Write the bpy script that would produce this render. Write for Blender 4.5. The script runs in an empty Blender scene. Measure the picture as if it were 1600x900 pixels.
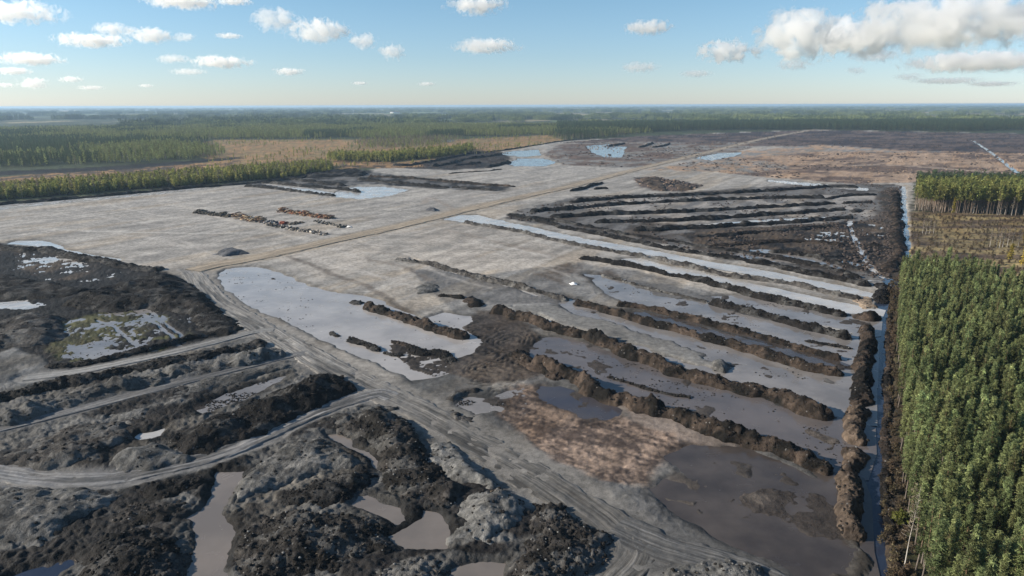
import bpy, math, random
import numpy as np
from mathutils import Matrix, Vector, Euler

random.seed(7)
rng = np.random.default_rng(7)
R = math.radians

# ------------------------------------------------------------------ camera, sky, sun, exposure
SC = bpy.context.scene
COL = SC.collection
CAM_H = 80.0
F_PX = 1067.0                                  # focal length, in pixels of a 1600 wide frame
cam_data = bpy.data.cameras.new('camera')
cam = bpy.data.objects.new('camera', cam_data); COL.objects.link(cam)
cam_data.sensor_width = 36.0
cam_data.lens = 36.0 * F_PX / 1600.0
cam_data.clip_start = 1.0
cam_data.clip_end = 300000.0
CAM_M = Matrix.Rotation(R(75.0), 3, 'X') @ Matrix.Rotation(R(-0.17), 3, 'Z')
cam.matrix_world = Matrix.Translation((0, 0, CAM_H)) @ CAM_M.to_4x4()
SC.camera = cam

SUN_AZ, SUN_EL = 91.0, 23.0                    # degrees to the left of the view, degrees up
to_sun = Vector((-math.sin(R(SUN_AZ)) * math.cos(R(SUN_EL)), math.cos(R(SUN_AZ)) * math.cos(R(SUN_EL)), math.sin(R(SUN_EL))))
w = bpy.data.worlds.new('World'); SC.world = w
w.use_nodes = True
wn, wl = w.node_tree.nodes, w.node_tree.links
wn.clear()
sky = wn.new('ShaderNodeTexSky'); sky.sky_type = 'NISHITA'; sky.sun_disc = False
sky.sun_elevation = R(SUN_EL); sky.sun_rotation = R(-SUN_AZ)
sky.altitude = 80; sky.air_density = 1.0; sky.dust_density = 0.2; sky.ozone_density = 3.0
bg = wn.new('ShaderNodeBackground'); bg.inputs['Strength'].default_value = 0.068
out = wn.new('ShaderNodeOutputWorld')
hsv = wn.new('ShaderNodeHueSaturation'); hsv.inputs['Saturation'].default_value = 0.80
wl.new(sky.outputs[0], hsv.inputs['Color']); air = wn.new('ShaderNodeMix'); air.data_type = 'RGBA'; air.blend_type = 'MULTIPLY'; air.inputs['Factor'].default_value = 1
# thin veil of moist air: paler and bluer towards the horizon than the clean-air model, all the way round
geo_w = wn.new('ShaderNodeNewGeometry'); sepw = wn.new('ShaderNodeSeparateXYZ'); absz = wn.new('ShaderNodeMath'); absz.operation = 'ABSOLUTE'
wl.new(geo_w.outputs['Incoming'], sepw.inputs[0]); wl.new(sepw.outputs['Z'], absz.inputs[0])
veil = wn.new('ShaderNodeValToRGB'); veil.color_ramp.elements[0].color = (0.92, 1.0, 1.22, 1); veil.color_ramp.elements[1].color = (0.70, 0.95, 1.07, 1); veil.color_ramp.elements[1].position = 0.16
wl.new(absz.outputs[0], veil.inputs['Fac']); wl.new(veil.outputs['Color'], air.inputs['B'])
wl.new(hsv.outputs[0], air.inputs['A']); wl.new(air.outputs['Result'], bg.inputs['Color']); wl.new(bg.outputs[0], out.inputs['Surface'])

sun_d = bpy.data.lights.new('sun', 'SUN'); sun_d.energy = 5.0; sun_d.angle = R(0.5); sun_d.color = (1.0, 0.90, 0.76)
sun = bpy.data.objects.new('sun', sun_d); COL.objects.link(sun)
sun.rotation_euler = to_sun.to_track_quat('Z', 'Y').to_euler()
SC.view_settings.view_transform = 'Standard'
SC.view_settings.look = 'None'
SC.view_settings.exposure = 0.92
SC.view_settings.gamma = 1.0
SC.cycles.volume_bounces = 10
SC.cycles.max_bounces = 12
SC.cycles.transparent_max_bounces = 12

# ------------------------------------------------------------------ helpers
def P(u, v, z=0.0):
    """ground point (metres) seen at a place of the photograph (1600 x 900), for tracing the map"""
    d = CAM_M @ Vector(((u - 800.0) / F_PX, (450.0 - v) / F_PX, -1.0))
    t = (z - CAM_H) / d.z
    return (d.x * t, d.y * t)

def Ps(pts): return np.array([P(*p) for p in pts], dtype=np.float64)

def _h(ix, iy, seed):
    n = (ix.astype(np.int64) * 374761393 + iy.astype(np.int64) * 668265263 + seed * 1442695041) & 0xffffffff
    n = ((n ^ (n >> 13)) * 1274126177) & 0xffffffff
    n = ((n ^ (n >> 16)) * 2246822519) & 0xffffffff
    return ((n ^ (n >> 15)) & 0xffffff).astype(np.float64) / 8388607.5 - 1.0

def vnoise(x, y, seed=0):
    ix = np.floor(x); iy = np.floor(y); fx = x - ix; fy = y - iy
    fx = fx * fx * fx * (fx * (fx * 6 - 15) + 10); fy = fy * fy * fy * (fy * (fy * 6 - 15) + 10)
    a = _h(ix, iy, seed); b = _h(ix + 1, iy, seed); c = _h(ix, iy + 1, seed); d = _h(ix + 1, iy + 1, seed)
    return (a + (b - a) * fx) + ((c + (d - c) * fx) - (a + (b - a) * fx)) * fy

def fbm(x, y, seed=0, octs=4, gain=0.5):
    s = 0; a = 1.0; n = 0
    for o in range(octs):
        s = s + a * vnoise(x, y, seed + o * 17); n += a; a *= gain
        x, y = (0.8 * x - 0.6 * y) * 2.03 + 13.7, (0.6 * x + 0.8 * y) * 2.03 + 5.1
    return s / n * 1.6

def billow(x, y, seed=0, octs=3):
    s = 0; a = 1.0; n = 0
    for o in range(octs):
        s = s + a * (1 - 2 * np.abs(vnoise(x, y, seed + o * 31))); n += a; a *= 0.5
        x, y = (0.8 * x - 0.6 * y) * 2.1 + 3.7, (0.6 * x + 0.8 * y) * 2.1 + 9.1
    return -s / n

def sstep(a, b, x):
    t = np.clip((x - a) / (b - a), 0, 1); return t * t * (3 - 2 * t)

def sdist(poly, x, y):
    """signed distance to a polygon, positive inside"""
    d2 = np.full(x.shape, 1e18); inside = np.zeros(x.shape, bool)
    n = len(poly)
    for i in range(n):
        ax, ay = poly[i]; bx, by = poly[(i + 1) % n]
        ex, ey = bx - ax, by - ay
        L = ex * ex + ey * ey + 1e-12
        t = np.clip(((x - ax) * ex + (y - ay) * ey) / L, 0, 1)
        d2 = np.minimum(d2, (x - ax - t * ex) ** 2 + (y - ay - t * ey) ** 2)
        c = (ay > y) != (by > y)
        with np.errstate(divide='ignore', invalid='ignore'):
            xi = ax + (y - ay) * ex / (ey if abs(ey) > 1e-12 else 1e-12)
        inside ^= c & (x < xi)
    d = np.sqrt(d2)
    return np.where(inside, d, -d)

def smooth_line(pts, step):
    """Catmull-Rom through world points, resampled about every step metres (or by a function of distance)"""
    p = np.vstack([2 * pts[0] - pts[1], pts, 2 * pts[-1] - pts[-2]])
    o = []
    for i in range(1, len(p) - 2):
        p0, p1, p2, p3 = p[i - 1], p[i], p[i + 1], p[i + 2]
        L = np.linalg.norm(p2 - p1)
        st = step(np.hypot(*((p1 + p2) / 2))) if callable(step) else step
        n = max(1, int(math.ceil(L / st)))
        t = (np.arange(n) / n)[:, None]
        o.append(0.5 * (2 * p1 + (p2 - p0) * t + (2 * p0 - 5 * p1 + 4 * p2 - p3) * t ** 2 + (3 * p1 - p0 - 3 * p2 + p3) * t ** 3))
    o.append(pts[-1:])
    return np.vstack(o)

def line_dist(line, x, y):
    """distance to a polyline"""
    d2 = np.full(x.shape, 1e18)
    for i in range(len(line) - 1):
        ax, ay = line[i]; bx, by = line[i + 1]
        ex, ey = bx - ax, by - ay
        L = ex * ex + ey * ey + 1e-12
        t = np.clip(((x - ax) * ex + (y - ay) * ey) / L, 0, 1)
        d2 = np.minimum(d2, (x - ax - t * ex) ** 2 + (y - ay - t * ey) ** 2)
    return np.sqrt(d2)

def mesh_from(name, verts, faces, mat=None, smooth=False):
    """faces: int array (n,3) or (n,4), or a list of such arrays"""
    me = bpy.data.meshes.new(name)
    if not isinstance(faces, (list, tuple)): faces = [faces]
    verts = np.asarray(verts, dtype=np.float32)
    me.vertices.add(len(verts)); me.vertices.foreach_set('co', verts.ravel())
    nl = sum(f.size for f in faces); nf = sum(len(f) for f in faces)
    me.loops.add(nl); me.polygons.add(nf)
    me.loops.foreach_set('vertex_index', np.concatenate([f.ravel() for f in faces]).astype(np.int32))
    ls = []; s = 0
    for f in faces:
        k = f.shape[1]; ls.append(s + np.arange(len(f)) * k); s += f.size
    me.polygons.foreach_set('loop_start', np.concatenate(ls).astype(np.int32))
    if smooth: me.polygons.foreach_set('use_smooth', np.ones(nf, bool))
    me.update(calc_edges=True); me.validate()
    if mat: me.materials.append(mat)
    return me

def add_col(me, rgb, name='Col'):
    a = me.attributes.new(name, 'FLOAT_COLOR', 'POINT')
    c = np.ones((len(rgb), 4), np.float32); c[:, :3] = rgb
    a.data.foreach_set('color', c.ravel())

def add_float(me, name, v):
    a = me.attributes.new(name, 'FLOAT', 'POINT')
    a.data.foreach_set('value', np.asarray(v, np.float32))

def link(name, me, parent=None, label=None, cat=None, group=None, kind=None, loc=None):
    o = bpy.data.objects.new(name, me); COL.objects.link(o)
    if parent is not None: o.parent = parent
    if loc is not None: o.location = loc
    if label: o['label'] = label
    if cat: o['category'] = cat
    if group: o['group'] = group
    if kind: o['kind'] = kind
    return o

def grid_faces(nr, nc):
    i = np.arange(nr - 1)[:, None] * nc + np.arange(nc - 1)[None, :]
    return np.stack([i, i + 1, i + nc + 1, i + nc], -1).reshape(-1, 4)

# ------------------------------------------------------------------ materials
def new_mat(name):
    m = bpy.data.materials.new(name); m.use_nodes = True
    m.node_tree.nodes.clear()
    return m, m.node_tree.nodes, m.node_tree.links

def soil_mat(name, stones=0.0, bump=1.0, fine=1.0, spec=0.3):
    """soil whose colour comes from the mesh (what lies where), with procedural grain, clods, specks and relief"""
    m, n, l = new_mat(name)
    o = n.new('ShaderNodeOutputMaterial'); b = n.new('ShaderNodeBsdfPrincipled')
    l.new(b.outputs[0], o.inputs['Surface'])
    col = n.new('ShaderNodeAttribute'); col.attribute_name = 'Col'
    gl = n.new('ShaderNodeAttribute'); gl.attribute_name = 'rough'
    geo = n.new('ShaderNodeNewGeometry')
    def noise(sc, det, rough=0.6):
        t = n.new('ShaderNodeTexNoise'); t.inputs['Scale'].default_value = sc
        t.inputs['Detail'].default_value = det; t.inputs['Roughness'].default_value = rough
        l.new(geo.outputs['Position'], t.inputs['Vector']); return t
    def math_(op, a, b_=None, v=None, v2=None):
        t = n.new('ShaderNodeMath'); t.operation = op
        for k, s in enumerate((a, b_)):
            if s is None: continue
            if isinstance(s, (int, float)): t.inputs[k].default_value = s
            else: l.new(s, t.inputs[k])
        return t.outputs[0]
    n1 = noise(0.55 * fine, 5, 0.65); n2 = noise(3.2 * fine, 4, 0.7)
    # brightness of the grain, 0.55 .. 1.45
    n0 = noise(0.11, 4, 0.6)
    g = math_('ADD', math_('MULTIPLY', n1.outputs['Fac'], 1.7), math_('MULTIPLY', n2.outputs['Fac'], 1.5))
    g = math_('ADD', g, math_('MULTIPLY', n0.outputs['Fac'], 1.0))
    g = math_('MAXIMUM', math_('ADD', g, -1.1), 0.25)
    mul = n.new('ShaderNodeMix'); mul.data_type = 'RGBA'; mul.blend_type = 'MULTIPLY'; mul.inputs['Factor'].default_value = 1
    cmb = n.new('ShaderNodeCombineColor')
    for k in range(3): l.new(g, cmb.inputs[k])
    l.new(col.outputs['Color'], mul.inputs['A']); l.new(cmb.outputs[0], mul.inputs['B'])
    last = mul.outputs['Result']
    if stones > 0:
        v = n.new('ShaderNodeTexVoronoi'); v.inputs['Scale'].default_value = 1.5; v.inputs['Randomness'].default_value = 1
        l.new(geo.outputs['Position'], v.inputs['Vector'])
        sep = n.new('ShaderNodeSeparateColor'); l.new(v.outputs['Color'], sep.inputs[0])
        near = math_('LESS_THAN', v.outputs['Distance'], 0.3)
        some = math_('GREATER_THAN', sep.outputs[0], 1 - stones)
        f = math_('MULTIPLY', math_('MULTIPLY', near, some), 0.8)
        mx = n.new('ShaderNodeMix'); mx.data_type = 'RGBA'
        l.new(f, mx.inputs['Factor']); l.new(last, mx.inputs['A']); mx.inputs['B'].default_value = (0.14, 0.135, 0.13, 1)
        last = mx.outputs['Result']
    l.new(last, b.inputs['Base Color'])
    b.inputs['Specular IOR Level'].default_value = spec
    l.new(math_('ADD', math_('MULTIPLY', n2.outputs['Fac'], 0.3), 0.6), b.inputs['Roughness'])
    h = math_('ADD', math_('MULTIPLY', n1.outputs['Fac'], 0.9), math_('MULTIPLY', n2.outputs['Fac'], 0.3))
    bp = n.new('ShaderNodeBump'); bp.inputs['Distance'].default_value = 0.8
    l.new(math_('MULTIPLY', gl.outputs['Fac'], bump), bp.inputs['Strength'])
    l.new(h, bp.inputs['Height']); l.new(bp.outputs[0], b.inputs['Normal'])
    return m

def road_mat(name):
    """packed wet clay with tyre streaks along the road (s along, t across, in metres)"""
    m, n, l = new_mat(name)
    o = n.new('ShaderNodeOutputMaterial'); b = n.new('ShaderNodeBsdfPrincipled')
    l.new(b.outputs[0], o.inputs['Surface'])
    col = n.new('ShaderNodeAttribute'); col.attribute_name = 'Col'
    st = n.new('ShaderNodeAttribute'); st.attribute_name = 'st'
    mp = n.new('ShaderNodeVectorMath'); mp.operation = 'MULTIPLY'; mp.inputs[1].default_value = (0.045, 1.7, 1)
    l.new(st.outputs['Vector'], mp.inputs[0])
    t = n.new('ShaderNodeTexNoise'); t.inputs['Scale'].default_value = 1; t.inputs['Detail'].default_value = 5; t.inputs['Roughness'].default_value = 0.65
    l.new(mp.outputs[0], t.inputs['Vector'])
    geo = n.new('ShaderNodeNewGeometry')
    t2 = n.new('ShaderNodeTexNoise'); t2.inputs['Scale'].default_value = 0.8; t2.inputs['Detail'].default_value = 6; t2.inputs['Roughness'].default_value = 0.7
    l.new(geo.outputs['Position'], t2.inputs['Vector'])
    r = n.new('ShaderNodeMapRange'); r.inputs['From Min'].default_value = 0.35; r.inputs['From Max'].default_value = 0.65
    r.inputs['To Min'].default_value = 0.45; r.inputs['To Max'].default_value = 1.35
    l.new(t.outputs['Fac'], r.inputs['Value'])
    r2 = n.new('ShaderNodeMapRange'); r2.inputs['From Min'].default_value = 0.3; r2.inputs['From Max'].default_value = 0.7
    r2.inputs['To Min'].default_value = 0.75; r2.inputs['To Max'].default_value = 1.25
    l.new(t2.outputs['Fac'], r2.inputs['Value'])
    mm = n.new('ShaderNodeMath'); mm.operation = 'MULTIPLY'; l.new(r.outputs[0], mm.inputs[0]); l.new(r2.outputs[0], mm.inputs[1])
    cmb = n.new('ShaderNodeCombineColor')
    for k in range(3): l.new(mm.outputs[0], cmb.inputs[k])
    mul = n.new('ShaderNodeMix'); mul.data_type = 'RGBA'; mul.blend_type = 'MULTIPLY'; mul.inputs['Factor'].default_value = 1
    l.new(col.outputs['Color'], mul.inputs['A']); l.new(cmb.outputs[0], mul.inputs['B'])
    l.new(mul.outputs['Result'], b.inputs['Base Color'])
    b.inputs['Roughness'].default_value = 0.6; b.inputs['Specular IOR Level'].default_value = 0.12
    bp = n.new('ShaderNodeBump'); bp.inputs['Distance'].default_value = 0.25; bp.inputs['Strength'].default_value = 0.6
    l.new(t.outputs['Fac'], bp.inputs['Height'])
    bp2 = n.new('ShaderNodeBump'); bp2.inputs['Distance'].default_value = 0.3; bp2.inputs['Strength'].default_value = 0.5
    l.new(t2.outputs['Fac'], bp2.inputs['Height']); l.new(bp.outputs[0], bp2.inputs['Normal'])
    l.new(bp2.outputs[0], b.inputs['Normal'])
    return m

def water_mat(name, base, base2, rough=0.06, wave=0.02):
    """shallow water: a body colour of stirred clay or mud, or with sky reflection painted in, a mirror at grazing angles, faint ripples"""
    m, n, l = new_mat(name)
    o = n.new('ShaderNodeOutputMaterial'); b = n.new('ShaderNodeBsdfPrincipled')
    l.new(b.outputs[0], o.inputs['Surface'])
    geo = n.new('ShaderNodeNewGeometry')
    t = n.new('ShaderNodeTexNoise'); t.inputs['Scale'].default_value = 0.07; t.inputs['Detail'].default_value = 5; t.inputs['Roughness'].default_value = 0.6
    l.new(geo.outputs['Position'], t.inputs['Vector'])
    r = n.new('ShaderNodeMapRange'); r.inputs['From Min'].default_value = 0.38; r.inputs['From Max'].default_value = 0.62
    l.new(t.outputs['Fac'], r.inputs['Value'])
    mx = n.new('ShaderNodeMix'); mx.data_type = 'RGBA'
    mx.inputs['A'].default_value = (*base, 1); mx.inputs['B'].default_value = (*base2, 1)
    l.new(r.outputs[0], mx.inputs['Factor']); l.new(mx.outputs['Result'], b.inputs['Base Color'])
    t3 = n.new('ShaderNodeTexNoise'); t3.inputs['Scale'].default_value = 0.16; t3.inputs['Detail'].default_value = 6; t3.inputs['Distortion'].default_value = 1.2
    l.new(geo.outputs['Position'], t3.inputs['Vector'])
    rr = n.new('ShaderNodeMapRange'); rr.inputs['From Min'].default_value = 0.40; rr.inputs['From Max'].default_value = 0.68
    rr.inputs['To Min'].default_value = rough * .5; rr.inputs['To Max'].default_value = rough + .25
    l.new(t3.outputs['Fac'], rr.inputs['Value']); l.new(rr.outputs[0], b.inputs['Roughness']); b.inputs['IOR'].default_value = 1.33
    w_ = n.new('ShaderNodeTexNoise'); w_.inputs['Scale'].default_value = 1.1; w_.inputs['Detail'].default_value = 3
    l.new(geo.outputs['Position'], w_.inputs['Vector'])
    bp = n.new('ShaderNodeBump'); bp.inputs['Distance'].default_value = 0.1; bp.inputs['Strength'].default_value = wave
    l.new(w_.outputs['Fac'], bp.inputs['Height']); l.new(bp.outputs[0], b.inputs['Normal'])
    return m

def plain_mat(name, rgb, var=0.3, scale=2.0, rough=0.85, transl=0.0, attr=False, hue=0.0):
    m, n, l = new_mat(name)
    o = n.new('ShaderNodeOutputMaterial'); b = n.new('ShaderNodeBsdfPrincipled')
    geo = n.new('ShaderNodeTexCoord')
    t = n.new('ShaderNodeTexNoise'); t.inputs['Scale'].default_value = scale; t.inputs['Detail'].default_value = 4
    l.new(geo.outputs['Object'], t.inputs['Vector'])
    r = n.new('ShaderNodeMapRange'); r.inputs['From Min'].default_value = 0.3; r.inputs['From Max'].default_value = 0.7
    r.inputs['To Min'].default_value = 1 - var; r.inputs['To Max'].default_value = 1 + var
    l.new(t.outputs['Fac'], r.inputs['Value'])
    cmb = n.new('ShaderNodeCombineColor')
    for k in range(3): l.new(r.outputs[0], cmb.inputs[k])
    mul = n.new('ShaderNodeMix'); mul.data_type = 'RGBA'; mul.blend_type = 'MULTIPLY'; mul.inputs['Factor'].default_value = 1
    if attr:
        a = n.new('ShaderNodeAttribute'); a.attribute_name = 'Col'; l.new(a.outputs['Color'], mul.inputs['A'])
    else: mul.inputs['A'].default_value = (*rgb, 1)
    l.new(cmb.outputs[0], mul.inputs['B'])
    c = mul.outputs['Result']
    if hue > 0:
        oi = n.new('ShaderNodeObjectInfo'); hs = n.new('ShaderNodeHueSaturation')
        r1 = n.new('ShaderNodeMapRange'); r1.inputs['To Min'].default_value = 0.5 - hue; r1.inputs['To Max'].default_value = 0.5 + hue
        r2 = n.new('ShaderNodeMapRange'); r2.inputs['To Min'].default_value = 0.65; r2.inputs['To Max'].default_value = 1.35
        mu = n.new('ShaderNodeMath'); mu.operation = 'MULTIPLY'; mu.inputs[1].default_value = 7.31
        fr = n.new('ShaderNodeMath'); fr.operation = 'FRACT'
        l.new(oi.outputs['Random'], mu.inputs[0]); l.new(mu.outputs[0], fr.inputs[0])
        l.new(oi.outputs['Random'], r1.inputs['Value']); l.new(fr.outputs[0], r2.inputs['Value'])
        l.new(r1.outputs[0], hs.inputs['Hue']); l.new(r2.outputs[0], hs.inputs['Value']); l.new(c, hs.inputs['Color'])
        c = hs.outputs[0]
    l.new(c, b.inputs['Base Color']); b.inputs['Roughness'].default_value = rough
    b.inputs['Specular IOR Level'].default_value = 0.2
    if transl > 0:
        tr = n.new('ShaderNodeBsdfTranslucent'); l.new(c, tr.inputs['Color'])
        mx = n.new('ShaderNodeMixShader'); mx.inputs[0].default_value = transl
        l.new(b.outputs[0], mx.inputs[1]); l.new(tr.outputs[0], mx.inputs[2]); l.new(mx.outputs[0], o.inputs['Surface'])
    else: l.new(b.outputs[0], o.inputs['Surface'])
    return m

M_GROUND = soil_mat('ground soil', 0.0, .7, 1.0, 0.12)
M_SOIL = soil_mat('dug soil', 0.03, 1.0, 1.6, 0.08)
M_ROAD = road_mat('rutted clay road')
M_WATER = water_mat('clay water', (0.215, 0.20, 0.19), (0.14, 0.13, 0.125))
M_DARKWATER = water_mat('dark muddy water', (0.072, 0.061, 0.055), (0.040, 0.034, 0.032))
M_DITCH = water_mat('painted blue water', (0.016, 0.022, 0.040), (0.022, 0.030, 0.052), 0.08, 0.06)  # blue of the reflected sky is put into the base colour
M_PALEWATER = water_mat('milky water', (0.44, 0.425, 0.405), (0.32, 0.31, 0.30), 0.15, 0.03)  # base whitened to stand for the bright sky it mirrors
# ------------------------------------------------------------------ the map: what the ground is made of, and where
CLAY = (0.285, 0.268, 0.245); CLAY2 = (0.240, 0.227, 0.21)
CLAYM = (0.17, 0.165, 0.158); CLAYM2 = (0.115, 0.112, 0.11)
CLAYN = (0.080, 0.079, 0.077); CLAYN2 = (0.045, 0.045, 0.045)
PEAT = (0.0075, 0.007, 0.007); PEAT2 = (0.017, 0.0155, 0.015)
MUD = (0.085, 0.072, 0.062); MUD2 = (0.045, 0.038, 0.034)
PINK = (0.215, 0.160, 0.125); PINK2 = (0.070, 0.053, 0.045)
BEIGE = (0.29, 0.21, 0.15); BEIGE2 = (0.105, 0.075, 0.060)
BOG = (0.25, 0.155, 0.075); BOG2 = (0.18, 0.135, 0.065)
WOODF = (0.040, 0.045, 0.022); WOODF2 = (0.055, 0.048, 0.03)
BRUSH = (0.060, 0.046, 0.034); BRUSH2 = (0.032, 0.027, 0.022)
CLEAR = (0.215, 0.168, 0.085); CLEAR2 = (0.085, 0.062, 0.045)
HEATH = (0.038, 0.031, 0.033); HEATH2 = (0.10, 0.076, 0.068)
MOSS = (0.055, 0.055, 0.024)

SITE = [(-500, 345), (0, 318), (100, 310), (250, 298), (380, 286), (500, 274), (640, 259), (780, 238), (870, 221), (1000, 214), (1100, 209),
        (1270, 203), (1600, 209), (2200, 222), (2200, 262), (1700, 268), (1430, 274), (1428, 330), (1426, 400), (1400, 450), (1394, 650), (1385, 800), (1400, 960),
        (1420, 1300), (-900, 1300)]
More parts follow.
